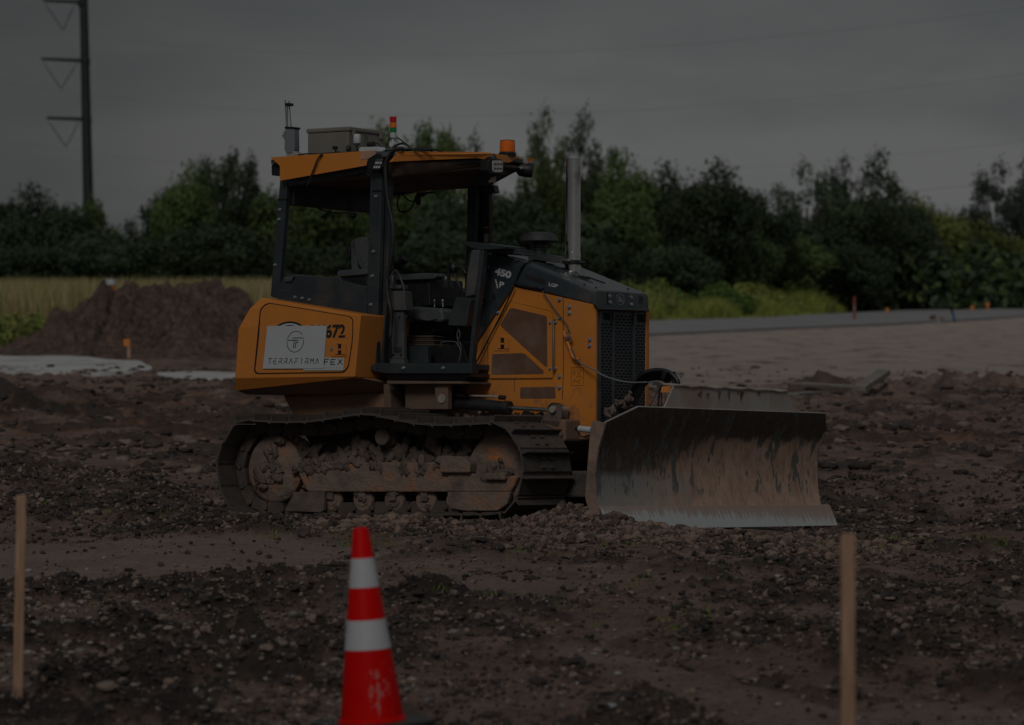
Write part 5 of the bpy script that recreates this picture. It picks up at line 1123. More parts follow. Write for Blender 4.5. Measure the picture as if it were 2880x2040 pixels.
def scatter(name, n, sx, region, mats, level=1, flat=.65, jag=.35, mask=None, sink=.25, weights=None, smooth=False):
    y = rng.uniform(*region[1], n*3)**1.0; uu = rng.uniform(-.20, .20, n*3); x = uu*y
    keep = np.ones(len(x), bool)
    if region[0] is not None: keep &= (x > region[0][0]) & (x < region[0][1])
    if mask is not None: keep &= rng.random(len(x)) < mask(x, y)
    # keep clear of the machine's own footprint
    lx = (x-MO[0])*MR[0, 0]+(y-MO[1])*MR[1, 0]; ly = (x-MO[0])*MR[0, 1]+(y-MO[1])*MR[1, 1]
    keep &= ~((lx > -1.6) & (lx < 2.55) & (ly > -.02) & (ly < 3.0))
    x, y = x[keep][:n], y[keep][:n]; n = len(x); z = H(x, y)
    protos = []
    v0, f0 = ico(level)
    for k in range(14):
        r_ = 1+jag*rng.normal(0, 1, len(v0)).clip(-1.6, 1.6)*.6; a = rng.uniform(.7, 1.3, 3); protos.append(v0*r_[:, None]*a)
    protos = np.array(protos); pid = rng.integers(0, 14, n); s = (sx[0]*np.exp(rng.normal(0, sx[1], n))).clip(.35*sx[0], sx[2]); s = s*np.clip(y/22, .7, 1.6)**.5
    th = rng.uniform(0, 2*np.pi, n); c, sn_ = np.cos(th), np.sin(th); P = protos[pid]*s[:, None, None]; P[..., 2] *= flat
    Xr = P[..., 0]*c[:, None]-P[..., 1]*sn_[:, None]; Yr = P[..., 0]*sn_[:, None]+P[..., 1]*c[:, None]
    V = np.stack([Xr+x[:, None], Yr+y[:, None], P[..., 2]+(z+s*flat*(1-sink*2))[:, None]], -1).reshape(-1, 3)
    Fc = (f0[None]+(np.arange(n)*len(v0))[:, None, None]).reshape(-1, 3)
    mi = np.repeat(rng.choice(len(mats), n, p=weights), len(f0))
    o = bpy.data.objects.new(name, tri_mesh(name, V, Fc, mats, mi, smooth)); return link(o)
mc = [plain('clod_dark', (.034, .026, .022), .85, 0, .4, 20, bmp=.5), plain('clod_brown', (.075, .054, .045), .9, 0, .4, 20, bmp=.5), plain('clod_pinkish', (.20, .145, .12), .9, 0, .3, 20, bmp=.5)]
def mk(x, y): q_ = zones(x, y); return np.clip((1-.93*q_[0])*(.22+1.1*q_[3])*(.15+1.6*np.maximum(0, vn(x*1.7, y*1.2, 5)+.25+.5*vn(x*6, y*5, 8))), 0.02, 1)
o = scatter('mud_clods', 9000, (.0155, .5, .042), (None, (13.2, 34)), mc, 2, .60, .20, mk, .35, [.55, .30, .15]); tag(o, 'larger torn clods of dark wet mud scattered over the churned ground', 'mud clods', kind='stuff')
o = scatter('mud_crumbs', 85000, (.0066, .6, .022), (None, (13.2, 34)), mc, 1, .8, .40, mk, .15, [.50, .28, .22]); tag(o, 'fine crumbs of mud covering the churned ground', 'mud crumbs', kind='stuff')
def mh(x, y): return np.clip(gau(x, y, .5, 25.6, .6, .5)*1.4+gau(x, y, 1.3, 24.9, .8, .5)+gau(x, y, -.95, 25.8, .5, .4)+.35*gau(x, y, 2, 26, 1, 1), 0, 1)
o = scatter('spoil_crumbs', 26000, (.0078, .65, .045), ((-1.6, 3.0), (24.2, 27)), [plain('spoil_clay', (.20, .135, .107), .9, 0, .3, 20, bmp=.5), mc[1]], 1, .75, .34, mh, .25, [.65, .35]); tag(o, 'crumbled pinkish spoil heaped in front of the near track', 'soil crumbs', kind='stuff')
st_ = [plain('pale_pebble', (.26, .235, .21), .7, 0, .2, 30), plain('grey_pebble', (.17, .15, .135), .7, 0, .2, 30), plain('tan_pebble', (.21, .14, .105), .75, 0, .2, 30)]
def mp_(x, y): return np.clip((.16+.9*ss(1.6, -2.0, x))*ss(25, 17, y)*(.12+2.2*np.maximum(0, vn(x*1.3, y*1.1, 15)+.5*vn(x*4, y*3, 16)+.05)), 0, 1)
o = scatter('gravel', 3000, (.0105, .5, .030), (None, (13.2, 24)), st_, 2, .6, .18, mp_, .35, [.3, .45, .25], True); tag(o, 'small pale pebbles strewn through the foreground mud', 'gravel', kind='stuff')
o = scatter('far_clods', 9000, (.024, .55, .07), (None, (33, 75)), mc[:2]+[mc[2]], 2, .5, .34, lambda x, y: (lambda q: np.clip((1-.9*q[0])*(1-.9*q[2])*(.15+1.6*np.maximum(0, vn(x*.5, y*.35, 3)+.5*vn(x*1.5, y, 4))), .02, 1))(zones(x, y)),   .35, [.5, .3, .2], True); tag(o, 'larger dark clods lying on the rough ground behind the machine', 'mud clods', kind='stuff')

# green weeds sprouting from the mud
def blades(P, hgt, n_each, spread, wid, mats, name, lean=.35, wt=None, seed=1):
    r = np.random.default_rng(seed); n = len(P)*n_each; b = np.repeat(P, n_each, 0)+np.c_[r.normal(0, spread, (n, 2)), np.zeros(n)]
    h = (np.repeat(hgt, n_each) if np.ndim(hgt) else hgt)*r.uniform(.5, 1.15, n); an = r.uniform(0, 2*np.pi, n); w_ = wid*r.uniform(.6, 1.3, n); t = np.c_[np.cos(an), np.sin(an), np.zeros(n)]
    la = r.uniform(0, 2*np.pi, n); L = lean*h*r.uniform(.2, 1.2, n); tip = b+np.c_[np.cos(la)*L, np.sin(la)*L, h]; mid = b+np.c_[np.cos(la)*L*.35, np.sin(la)*L*.35, h*.6]
    V = np.stack([b-t*w_[:, None], b+t*w_[:, None], mid+t*w_[:, None]*.8, mid-t*w_[:, None]*.8, tip], 1).reshape(-1, 3)
    i = np.arange(n)[:, None]*5; F1 = np.concatenate([i+np.array([[0, 1, 2]]), i+np.array([[0, 2, 3]]), i+np.array([[3, 2, 4]])])
    m1 = r.choice(len(mats), n, p=wt); mi = np.tile(m1, 3)
    o = bpy.data.objects.new(name, tri_mesh(name, V, F1, mats, mi)); return link(o)
wg = [plain('weed_green', (.11, .19, .015), .6), plain('weed_yellow_green', (.19, .21, .025), .6)]
wp = []
for a, b, n in ((1815/2293*2880*0+1820, 1640, 5), (1475, 1545, 4), (970, 1525, 6), (1050, 1530, 4), (748, 1515, 4), (350, 1445, 9), (440, 1455, 5), (170, 1700, 3), (245, 1700, 2), (1300, 1675, 4), (1560, 1735, 4), (1880, 1745, 5), (2420, 1480, 9), (2520, 1470, 8), (2640, 1485, 10), (2780, 1487, 12), (2860, 1490, 6), (2680, 1510, 5), (140, 1430, 4), (680, 1455, 5), (860, 1638, 3), (1750, 1515, 3), (1810, 1512, 3), (2000, 1735, 3), (1530, 1700, 4)):
    d0 = 17600/(b-800)
    for k in range(n):
        x_ = (a-CX)/1e4*d0+random.gauss(0, .06+.0012*n*d0/2); y_ = d0+random.gauss(0, .35); wp.append((x_, y_, Hs(x_, y_)))
o = blades(np.array(wp), .040, 9, .035, .0024, wg, 'weed_tufts', .8, [.5, .5]); tag(o, 'tiny bright green weeds sprouting from the mud', 'weeds', kind='stuff')
# straw / roots: thin twigs
r = np.random.default_rng(5); yy = r.uniform(14, 26, 900); xx = r.uniform(-.17, .17, 900)*yy; tw = np.c_[xx, yy, H(xx, yy)+.004]
an = r.uniform(0, 2*np.pi, 900); L = r.uniform(.012, .05, 900); e2 = tw+np.c_[np.cos(an)*L, np.sin(an)*L, r.uniform(.0, .025, 900)]; wv = np.c_[-np.sin(an), np.cos(an), np.ones(900)]*.0013
V = np.stack([tw-wv, tw+wv, e2+wv, e2-wv], 1).reshape(-1, 3); Fq = (np.arange(900)[:, None]*4+np.arange(4)[None])
o = link(bpy.data.objects.new('root_bits', tri_mesh('root_bits', V, Fq, [plain('root_straw', (.13, .11, .095), .8)]))); tag(o, 'thin straw and root bits lying on the mud', 'root bits', kind='stuff')
# individual stones seen clearly in the foreground
def stone(px, py, s, flat, mat, label):
    d0 = 17600/(py-800); x_ = (px-CX)/1e4*d0; v0, f0 = ico(3)
    v = v0*(1+.10*np.sin(v0[:, :1]*3+px)+.07*np.cos(v0[:, 1:2]*4+py))*np.array([1.25, .9, flat])*s
    o = link(bpy.data.objects.new('stone', tri_mesh('stone', v, f0, [mat], smooth=True))); o.location = (x_, d0, Hs(x_, d0)+s*flat*.55); tag(o, label, 'stone', 'pale stones lying in the foreground mud')
stone(1718, 1985, .052, .42, plain('blue_grey_stone', (.26, .27, .28), .6), 'large flat blue grey stone near the bottom edge right of the cone')
stone(574, 1612, .013, .6, st_[0], 'left of two pale stones on the dark clod heap left of the cone')
stone(622, 1608, .011, .7, st_[0], 'right of two pale stones on the dark clod heap left of the cone')
stone(290, 1567, .014, .6, st_[0], 'pale stone alone on the smooth band behind the clod heap')
stone(270, 1756, .014, .6, st_[1], 'grey stone beside the left stake standing in dark mud')
stone(1738, 1885, .014, .8, st_[0], 'round pale stone behind the large flat blue grey stone')
stone(2122, 1888, .012, .8, st_[0], 'small round pale stone left of the right stake')

# ================================================================== FOREGROUND CONE AND STAKES
ct = 2026; dc = 17600/(ct-800); pm = 1e4/dc; xc = (1046-CX)/pm
cn = empty('traffic_cone', (xc, dc, .0)); tag(cn, 'red traffic cone with two white reflective bands, scuffed low down, standing in the foreground', 'traffic cone')
cn.rotation_euler = (0, R(-3.4), 0)
hz_ = (ct-1488)/pm; zb_ = lambda py: (ct-py)/pm
def conem():
    m, nt, b = newmat('cone_red_pvc'); co = coords(nt)
    c = ramp(nt, noise(nt, co, 5), (.3, (.54, .0015, .0015)), (.7, (.60, .002, .002)))
    z = sepz(nt); sc_ = noise(nt, coords(nt, (1, 1, .6)), 48, 9, .75)
    xm = math_(nt, 'SUBTRACT', 1, math_(nt, 'MULTIPLY', math_(nt, 'ABSOLUTE', math_(nt, 'SUBTRACT', z[0], .035)), 14), True); zm = math_(nt, 'SUBTRACT', 1, math_(nt, 'MULTIPLY', math_(nt, 'ABSOLUTE', math_(nt, 'SUBTRACT', z[2], .13)), 8), True)
    f = ramp(nt, math_(nt, 'ADD', sc_, math_(nt, 'MULTIPLY', math_(nt, 'MULTIPLY', xm, zm), .22)), (.64, (0, 0, 0)), (.67, (.6,)*3))
    c = mixc(nt, f, c, (.36, .22, .20)); nt.links.new(c, b.inputs['Base Color']); b.inputs['Roughness'].default_value = .5; b.inputs['Specular IOR Level'].default_value = .08; return m
cred = conem()
r0, r1 = (1136-955)/2/pm*1.0, 22/pm
rad = lambda z: r0+(r1-r0)*z/hz_
def cone_seg(z0, z1, e=0, cap=False):
    pr = [(rad(z0)+e, z0), (rad(z1)+e, z1)]
    if cap: pr = [(r0+.010, -.004), (r0+.008, .004), (rad(.012), .012)]+[(rad(z1)+e, z1), (rad(z1)-.004, z1+.006), (rad(z1)-.012, z1+.007)]
    return pr
bm = B(); lathe(bm, (0, 0, 0), cone_seg(0, hz_, 0, True), 48); obj('cone_body', bm, cred, cn, smooth='auto')
for a, b in ((1651, 1569), (1825, 1742)):
    bm = B(); lathe(bm, (0, 0, 0), cone_seg(zb_(a), zb_(b), .0016), 48); obj('reflective_band', bm, plain('reflective_white', (.50, .50, .53), .4, 0, .05, 20, .15, (.35, .34, .35)), cn, smooth='auto')
bm = B(); q = fillet([(-.20, -.20), (.20, -.20), (.20, .20), (-.20, .20)], .05, 4); loft(bm, [(x, y, -.028) for x, y in q], [(x, y, -.004) for x, y in q]); bs = obj('cone_base', bm, M['rubber'], cn, .006); bs.rotation_euler = (0, 0, R(28))
wood = newmat('stake_wood'); nt_, b_ = wood[1], wood[2]; nn = noise(nt_, coords(nt_, (14, 14, .7)), 4, 6, .6); nf = noise(nt_, coords(nt_, (90, 90, 2.5)), 3, 6, .7); wc_ = ramp(nt_, nn, (.35, (.34, .195, .12)), (.65, (.52, .33, .215))); wc_ = mixc(nt_, ramp(nt_, nf, (.40, (.6,)*3), (.52, (0, 0, 0))), wc_, (.22, .125, .075)); zz_ = math_(nt_, 'ADD', sepz(nt_)[2], math_(nt_, 'MULTIPLY', noise(nt_, coords(nt_), 14, 6, .7), .25)); wc_ = mixc(nt_, ramp(nt_, zz_, (.17, (.85,)*3), (.26, (0, 0, 0))), wc_, (.07, .05, .042)); nt_.links.new(wc_, b_.inputs['Base Color']); b_.inputs['Roughness'].default_value = .75; wood = wood[0]
wood_end = plain('stake_end_grain', (.50, .34, .25), .8)
def stake(x, y, zb, h, w_, lean, label, group=None, d_=.018, name='wooden_stake', mats=None):
    bm = B(); box(bm, (-w_/2, -d_/2, 0), (w_/2, d_/2, h)); 
    o = obj(name, bm, mats or wood, None, .002); o.location = (x, y, zb); o.rotation_euler = (R(1), R(lean), R(8)); tag(o, label, 'stake', group); return o
d1 = 17600/(1968-800); g1 = Hs((45-CX)/1e4*d1, d1)-.04; stake((45-CX)/1e4*d1, d1, g1, EYE-(1393-800)/1e4*d1-g1, .0425, 1.25, 'slim bare wooden stake standing in dark mud at the left edge')
d2 = 11.0; z2t = EYE+ray(2380, 1500)[2]/ray(2380, 1500)[1]*d2; zg = Hs((2380-CX)/1e4*d2, d2); stake((2388-CX)/1e4*d2, d2, zg-.03, z2t-zg+.03, .043, -.4, 'nearest wooden stake, blurred, in front of the blade')

# ================================================================== MIDDLE DISTANCE
# dirt pile on the left
pr = [(-60, 1000), (20, 990), (60, 975), (110, 945), (150, 895), (190, 862), (235, 848), (262, 828), (285, 800), (300, 790), (318, 800), (328, 828), (345, 815), (362, 806), (386, 818), (400, 838), (425, 815), (455, 803), (500, 804), (560, 797), (600, 806), (640, 822), (690, 848), (715, 862), (790, 905), (870, 960), (960, 1010), (1040, 1040)]
dp = 90.0; PXx = np.array([(a-CX)/1e4*dp for a, b in pr]); PZ = np.array([EYE-(b-800)/1e4*dp for a, b in pr]); PZ = np.maximum(PZ-PZ.min(), 0)*1.0
gx_ = np.linspace(PXx[0], PXx[-1], 420); gy_ = np.linspace(-5.5, 5.5, 260); GX, GY = np.meshgrid(gx_, gy_)
top = np.interp(GX, PXx, PZ); sp_ = np.clip(1-np.abs(GY)/(1.2+2.0*top), 0, 1); GZ = top*sp_**.85
rr_ = np.abs(fbm(GX, GY, 1.1, 5, 200, .6)); GZ = GZ+(.50*rr_+.14*fbm(GX, GY, 4, 3, 210)+clod(GX, GY, .8, 400, .55)*.40+clod(GX, GY, .36, 410, .7)*.6+clod(GX, GY, .17, 420, .8)*.8-.62)*ss(0, .9, GZ)-.04
pile = grid_mesh('dirt_pile', GX-GX.mean(), GY, GZ, M['mud']); pile.location = (GX.mean(), dp, Hs(GX.mean(), dp))
pm_, pnt, pb = newmat('pile_soil'); n_ = noise(pnt, coords(pnt), 1.6, 8, .65); nd = noise(pnt, coords(pnt), 7, 6, .7); c_ = ramp(pnt, n_, (.35, (.095, .060, .047)), (.65, (.24, .155, .12))); c_ = mixc(pnt, ramp(pnt, nd, (.4, (.7,)*3), (.55, (0, 0, 0))), c_, (.028, .021, .019)); pnt.links.new(c_, pb.inputs['Base Color']); pb.inputs['Roughness'].default_value = .9; bump(pnt, pb, nd, 1, .15)
pile.data.materials.clear(); pile.data.materials.append(pm_); tag(pile, 'big heap of loose dark brown soil behind the rear of the bulldozer', 'dirt pile')
# slurry strips
def strip(name, pts, label, col, h=.12, kind='structure', cat='concrete', seed=0):
    P = [(CAMP[0]+(a-CX)/1e4*17600/(b-800), 17600/(b-800)) for a, b in pts]; bm = B(); 
    zz_ = [Hs(x, y) for x, y in P]; z0 = float(np.mean(zz_)); q = fillet(P, .8, 4)
    loft(bm, [(x, y, z0-.15) for x, y in q], [(x, y, z0+h) for x, y in q]); bmesh.ops.triangulate(bm, faces=[f for f in bm.faces if len(f.verts) > 4]); bmesh.ops.subdivide_edges(bm, edges=bm.edges, cuts=3, use_grid_fill=True)
    for v in bm.verts: v.co.z += .07*float(vn(np.array([v.co.x*1.1]), np.array([v.co.y*.6]), 3+seed)[0]); v.co.y += .5*float(vn(np.array([v.co.x*1.3]), np.array([v.co.y*.2]), 9+seed)[0])
    o = obj(name, bm, plain(name+'_mat', col, .8, 0, .18, 1.5, .35, (.13, .11, .10), bmp=.3, dscale=.6)); tag(o, label, cat, kind=kind); return o
strip('concrete_slab', [(-120, 998), (60, 1003), (250, 1008), (400, 1022), (430, 1042), (330, 1062), (150, 1052), (-120, 1052)], 'pale strip of rough concrete spill in front of the dirt pile', (.52, .515, .50), .05, None)
strip('concrete_slab', [(440, 1056), (560, 1052), (760, 1054), (760, 1078), (560, 1072), (460, 1068)], 'narrow pale concrete strip right behind the orange rear tank', (.50, .49, .48), .04, None, seed=3)
strip('concrete_slab', [(-80, 925), (90, 925), (95, 956), (-80, 962)], 'beige concrete edge at the left end of the dirt pile', (.22, .205, .165), .10, None, seed=4)
# road on the right
Lr = [(1560, 925, 968), (1822, 907, 946), (2200, 894, 928), (2500, 880, 915), (2700, 870, 905), (2880, 862, 893), (3200, 852, 878), (3700, 842, 864)]
Lr = [(1200, 945, 990)]+Lr
bm = B(); A = []; C = []
for a, b, c in Lr:
    for L_, py in ((A, b), (C, c)): dd = 17600/(py-800); x_ = (a-CX)/1e4*dd; L_.append(Vector((x_, dd, Hs(x_, dd)+.10)))
for i in range(len(A)-1):
    q = [A[i], A[i+1], C[i+1], C[i]]; loft(bm, [v-Vector((0, 0, .35)) for v in q], q)
bmesh.ops.remove_doubles(bm, verts=bm.verts, dist=.001)
o = obj('road', bm, plain('pale_asphalt', (.26, .255, .26), .75, 0, .08, .4, .25, (.15, .135, .13), dscale=.2)); tag(o, 'pale grey road running behind the graded earth on the right', 'road', kind='structure')

# tree-line soil planks, log
def plank(p0, p1, h, w_, label, cat='plank', name='wooden_plank', col=(.22, .20, .18), up=.0, g='planks lying on the rough ground'):
    def W2(px, py, dz=0): dd = 17600/(py-800); return Vector(((px-CX)/1e4*dd, dd, Hs((px-CX)/1e4*dd, dd)+dz))
    a, b = W2(*p0, .10), W2(*p1, .10+up); t = (b-a).normalized(); s = t.cross(Vector((0, 0, 1))).normalized()*w_/2; u_ = Vector((0, 0, h))
    bm = B(); loft(bm, [a-s, a+s, a+s+u_, a-s+u_], [b-s, b+s, b+s+u_, b-s+u_]); o = obj(name, bm, plain(name+'_m', col, .8, 0, .3, 4), None, .01); tag(o, label, cat, g); return o
plank((2416, 1123), (2486, 1112), .085, .22, 'short pale log tilted up at the end of the long plank', 'log', 'log', (.20, .18, .16), .05)
plank((2245, 1112), (2414, 1122), .05, .3, 'long pale plank running flat from the blade to the tilted log', up=.02)
plank((2225, 1135), (2290, 1128), .04, .25, 'short pale plank lying nearest the top of the blade', col=(.17, .155, .14))

# survey laths, markers
vest = plain('survey_orange', (.62, .20, .03), .5)
def lath(px, pb_, pt, label, flag=None, col=None, w_=4, g='survey laths standing across the site', head=None):
    dd = 17600/(pb_-800); x_ = (px-CX)/1e4*dd; mpp = dd/1e4; root = empty('survey_stake', (x_, dd, Hs(x_, dd))); tag(root, label, 'survey stake', g)
    h = (pb_-pt)*mpp; bm = B(); box(bm, (-w_*mpp/2, -.02, -.1), (w_*mpp/2, .02, h)); obj('lath', bm, col or wood, root, .004)
    if flag: 
        a, b, c, e_ = flag; bm = B(); q = fillet([(a*mpp, 0), (b*mpp, 0), (b*mpp, c*mpp), (a*mpp, c*mpp)], 3*mpp, 3); loft(bm, [(x, -.05, h+z+e_*mpp) for x, z in q], [(x, -.025, h+z+e_*mpp) for x, z in q]); obj('flagging', bm, vest, root)
    return root
lath(362, 1018, 954, 'wooden lath with a drooping orange flag in front of the dirt pile', (-14, 3, 20, -18), w_=9)
lath(2495, 893, 868, 'short lath with a yellow orange tag in front of the bushes', (-5, 5, 11, -10), w_=3)
lath(2734, 886, 862, 'short lath with a yellow orange tag at the dark thicket foot, left of two', (-5, 5, 11, -10), w_=3)
lath(2777, 883, 853, 'tall lath with an upper yellow orange tag right of the thicket', (-5, 5, 12, -12), w_=3)
lath(2778, 881, 868, 'low lath with a small orange tag just below the tall tagged one', (-4, 4, 8, -8), w_=3)
lath(1966, 900, 868, 'faded orange lath at the road edge beside the grille side', None, plain('faded_orange_lath', (.20, .085, .05), .7), 7)
dd = 17600/(877-800+26); 
def tubemarker(px, pt, pb_, dd, label, cols, name='channelizer'):
    x_ = (px-CX)/1e4*dd; z0 = EYE-(pb_-800)/1e4*dd; h = (pb_-pt)/1e4*dd; root = empty(name, (x_, dd, z0)); tag(root, label, 'marker post')
    for (a, b, mt, r_) in cols: bm = B(); cyl(bm, (0, 0, h*a), (0, 0, h*b), r_, seg=18); obj('post_section', bm, mt, root, .01)
    bm = B(); cyl(bm, (0, 0, -.05), (0, 0, .04), .18, seg=18); obj('post_base', bm, M['rubber'], root, .01)
rd = plain('marker_red', (.26, .06, .04), .5)
tubemarker(2403, 833, 902, 170, 'red channelizer post with a white band beside the road in front of green bushes', [(0, .35, rd, .06), (.35, .6, plain('marker_faded', (.30, .19, .17), .5), .058), (.6, .95, rd, .06), (.95, 1.0, rd, .04)])
tubemarker(313, 783, 880, 105, 'white topped orange marker post showing behind the dirt pile peak', [(0, .30, vest, .12), (.30, .55, M['white'], .12), (.55, .80, vest, .12), (.80, .97, M['white'], .15)], 'delineator_post')
# debris on the road edge
def debris(px, py, w_, h_, col, label, lean=0, name='debris_block', cat='debris'):
    dd = 17600/(py-800); x_ = (px-CX)/1e4*dd; m_ = dd/1e4; bm = B(); v0 = [(random.uniform(-.5, .5)*w_*m_, random.uniform(-.3, .3)*w_*m_, random.uniform(0, 1)*h_*m_) for _ in range(14)]+[(-.5*w_*m_, 0, 0), (.5*w_*m_, 0, 0), (0, .3*w_*m_, 0), (0, -.3*w_*m_, 0)]
    hull(bm, v0); o = obj(name, bm, plain(name+'_m', col, .8), None, .01); o.location = (x_, dd, Hs(x_, dd)); tag(o, label, cat); return o
random.seed(21)
debris(2622, 905, 22, 20, (.12, .055, .035), 'dark brown broken block lying at the road edge'); debris(2648, 905, 16, 16, (.17, .10, .08), 'pinkish rubble lump right of the dark brown block')
debris(2638, 912, 14, 8, (.30, .28, .27), 'small white rubble scrap below the rubble lump')
bm = B(); dd = 17600/(907-800); x_ = (2685-CX)/1e4*dd; tube(bm, [(0, 0, 0), (-.04, 0, .25), (-.10, 0, .46)], .055, 10); pr_ = obj('pipe_stub', bm, plain('blue_pipe', (.02, .10, .25), .4), None, smooth=True); pr_.location = (x_, dd, Hs(x_, dd)); tag(pr_, 'blue pipe stub sticking up at an angle beside the road', 'pipe')
bm = B(); tube(bm, [(-.10, 0, .46), (-.14, 0, .56), (-.17, 0, .62)], .06, 10); obj('pipe_tip', bm, M['black'], pr_, smooth=True)

# ================================================================== VEHICLE behind the pile
vd = 112.0; vx = (640-CX)/1e4*vd; car = empty('parked_car', (vx, vd, Hs(vx, vd)-.05)); tag(car, 'white and blue car mostly hidden behind the dirt pile', 'car')
m_ = vd/1e4; cw = .62*1.0
bm = B(); body = [(-2.1, .35), (-2.15, .85), (-1.6, 1.02), (1.55, 1.02), (2.1, .80), (2.15, .35)]; prism(bm, body, -.85, .85); obj('body', bm, plain('car_blue', (.05, .07, .11), .3), car, .06, seg=3)
bm = B(); A = [(-.85, 1.0), (-.45, 1.50), (.50, 1.52), (.98, 1.0)]; loft(bm, [(x, -.72-(z < 1.2)*.1, z) for x, z in A], [(x, .72+(z < 1.2)*.1, z) for x, z in A]); cg = obj('cabin_glass', bm, plain('car_glass', (.03, .045, .07), .15), car, .03)
bm = B(); prism(bm, fillet([(-.52, 1.50), (-.40, 1.60), (.45, 1.62), (.58, 1.52), (.56, 1.47), (-.52, 1.46)], .03, 3), -.72, .72); obj('roof', bm, plain('car_white', (.62, .64, .66), .35), car, .02)
for x in (-1.3, 1.35):
    for y in (-.86, .68):
        bm = B(); lathe(bm, (x, y, .33), [(.05, 0), (.18, 0), (.2, .02), (.31, .01), (.33, .05), (.33, .15), (.30, .18)], 24, Vector((0, 1, 0))); obj('wheel', bm, M['rubber'], car, smooth='auto')

# ================================================================== POWER POLE AND LINES
pd = 300.0; W_ = lambda px, py, d_=pd: CAMP+ray(px, py)*d_
pole_m = plain('weathered_steel_pole', (.016, .024, .026), .6, 0, .2, .5)
pb0 = at(252, 560, pd); pz = Hs(pb0.x, pd); top_ = at(234, -60, pd)
pole = empty('power_pole', (at(256, 620, pd).x, pd, pz)); tag(pole, 'tall dark steel transmission pole with three side arms rising behind the left trees', 'power pole')
def PL(v): return Vector(v)-Vector(pole.location)
bm = B(); cyl(bm, PL((pb0.x+.1, pd, pz-.5)), PL(top_), .50, .34, 12); obj('shaft', bm, pole_m, pole, smooth='auto')
tips = []
for (xa, xb_, ya, yb_, vx_, vy) in ((122, 232, 2, 6, 178, 86), (116, 240, 166, 171, 172, 250), (131, 244, 332, 336, 186, 414)):
    bm = B(); tube(bm, [PL(at(xb_+2, yb_, pd)), PL(at((xa+xb_)/2, (ya+yb_)/2, pd)), PL(at(xa, ya, pd))], [.17, .15, .12], 8, 1, smooth=False); lathe(bm, PL(at(xb_, yb_+2, pd)), [(.3, -.4), (.42, -.2), (.42, .2), (.3, .35)], 12); obj('arm', bm, pole_m, pole)
    v0 = PL(at(vx_, vy, pd))
    for xe in (xa+6, xb_-22):
        s0_ = PL(at(xe, ya+10, pd)); bm = B(); dv = v0-s0_; cyl(bm, s0_, s0_+dv*.22, .03, seg=6); a0 = s0_+dv*.2
        for k in range(14): cyl(bm, s0_+dv*(.22+.055*k), s0_+dv*(.25+.055*k), .06, .045, seg=8)
        cyl(bm, s0_+dv*.2, v0, .022, seg=6); obj('insulator_string', bm, plain('grey_insulator', (.05, .065, .07), .4), pole)
    tips.append(at(vx_, vy+8, pd))
wl_m = plain('conductor', (.13, .14, .15), .6)
ends = [(2900, 20, 210), (2900, 205, 215), (2900, 395, 225)]
for i, (t_, e_) in enumerate(zip(tips, ends)):
    q = at(e_[0], e_[1], e_[2]); P = [t_.lerp(q, s)-Vector((0, 0, 4*2.3*s*(1-s))) for s in np.linspace(-.15, 1.15, 30)]
    bm = B(); tube(bm, P, .007, 5, 1, smooth=False); o = obj('power_line', bm, wl_m); tag(o, ['highest thin power line sagging from the top pole arm across the sky', 'middle thin power line sagging from the second pole arm', 'lowest thin power line sagging from the bottom pole arm'][i], 'power line', 'power lines crossing the sky')
for i, (a, b) in enumerate((((2000, 590), (3000, 500)),)):
    P = [at(a[0], a[1], 330), at(2440, 548, 300), at(b[0], b[1], 270)]; bm = B(); tube(bm, P, .013, 5, 4); o = obj('power_line', bm, wl_m); tag(o, 'faint power line just above the trees on the right', 'power line', 'power lines crossing the sky')

# ================================================================== HOUSE at the far right
hd = 300.0; hx = (2870-CX)/1e4*hd; m_ = hd/1e4; hzz = Hs(hx, hd)-.6
hs = empty('house', (hx, hd, hzz)); tag(hs, 'low grey blue house half hidden by trees at the right edge', 'house')
Wc = plain('blue_grey_siding', (.13, .15, .17), .7); Rf = plain('grey_roof', (.17, .17, .175), .8)
bm = B(); box(bm, (-2.6, 0, 0), (5, 7, 2.7)); obj('wall', bm, Wc, hs); 
bm = B(); A = [(-.4, 2.7), (3.5, 4.3), (7.4, 2.7)]; loft(bm, [(-2.9, y, z) for y, z in A], [(5.3, y, z) for y, z in A]); obj('roof', bm, Rf, hs, .02)
for x in (-1.9, .4, 2.8): 
    bm = B(); box(bm, (x, -.03, 1.0), (x+1.0, .02, 2.1)); wn = obj('window', bm, M['dark'], hs); bm = B(); box(bm, (x-.08, -.05, .92), (x+1.08, -.031, 1.0)); box(bm, (x-.08, -.05, 2.1), (x+1.08, -.031, 2.18)); obj('window_frame', bm, M['sign'], wn)

# ================================================================== VEGETATION
def leafmat(name, a, b, tr=.15):
    m, nt, bs_ = newmat(name); co = coords(nt); n = noise(nt, co, 1.1, 4, .6); g = N(nt, 'ShaderNodeObjectInfo')
    c = ramp(nt, n, (.32, a), (.68, b)); hv = N(nt, 'ShaderNodeHueSaturation'); nt.links.new(c, hv.inputs['Color'])
    mr = N(nt, 'ShaderNodeMapRange'); mr.inputs[3].default_value = .75; mr.inputs[4].default_value = 1.3; nt.links.new(g.outputs['Random'], mr.inputs[0]); nt.links.new(mr.outputs[0], hv.inputs['Value'])
    nt.links.new(hv.outputs[0], bs_.inputs['Base Color']); bs_.inputs['Roughness'].default_value = .65; bs_.inputs['Specular IOR Level'].default_value = .25; return m
Lf = {'dark': leafmat('leaf_dark', (.026, .042, .024), (.060, .090, .038)), 'mid': leafmat('leaf_mid', (.045, .072, .028), (.115, .165, .042)), 'light': leafmat('leaf_light', (.10, .13, .03), (.19, .21, .055)),
      'grey': leafmat('leaf_hazed', (.040, .052, .044), (.070, .085, .062))}  # greyer leaf for far trees, distance haze put into its colour
bark = plain('bark', (.035, .03, .025), .9, 0, .3, 3)
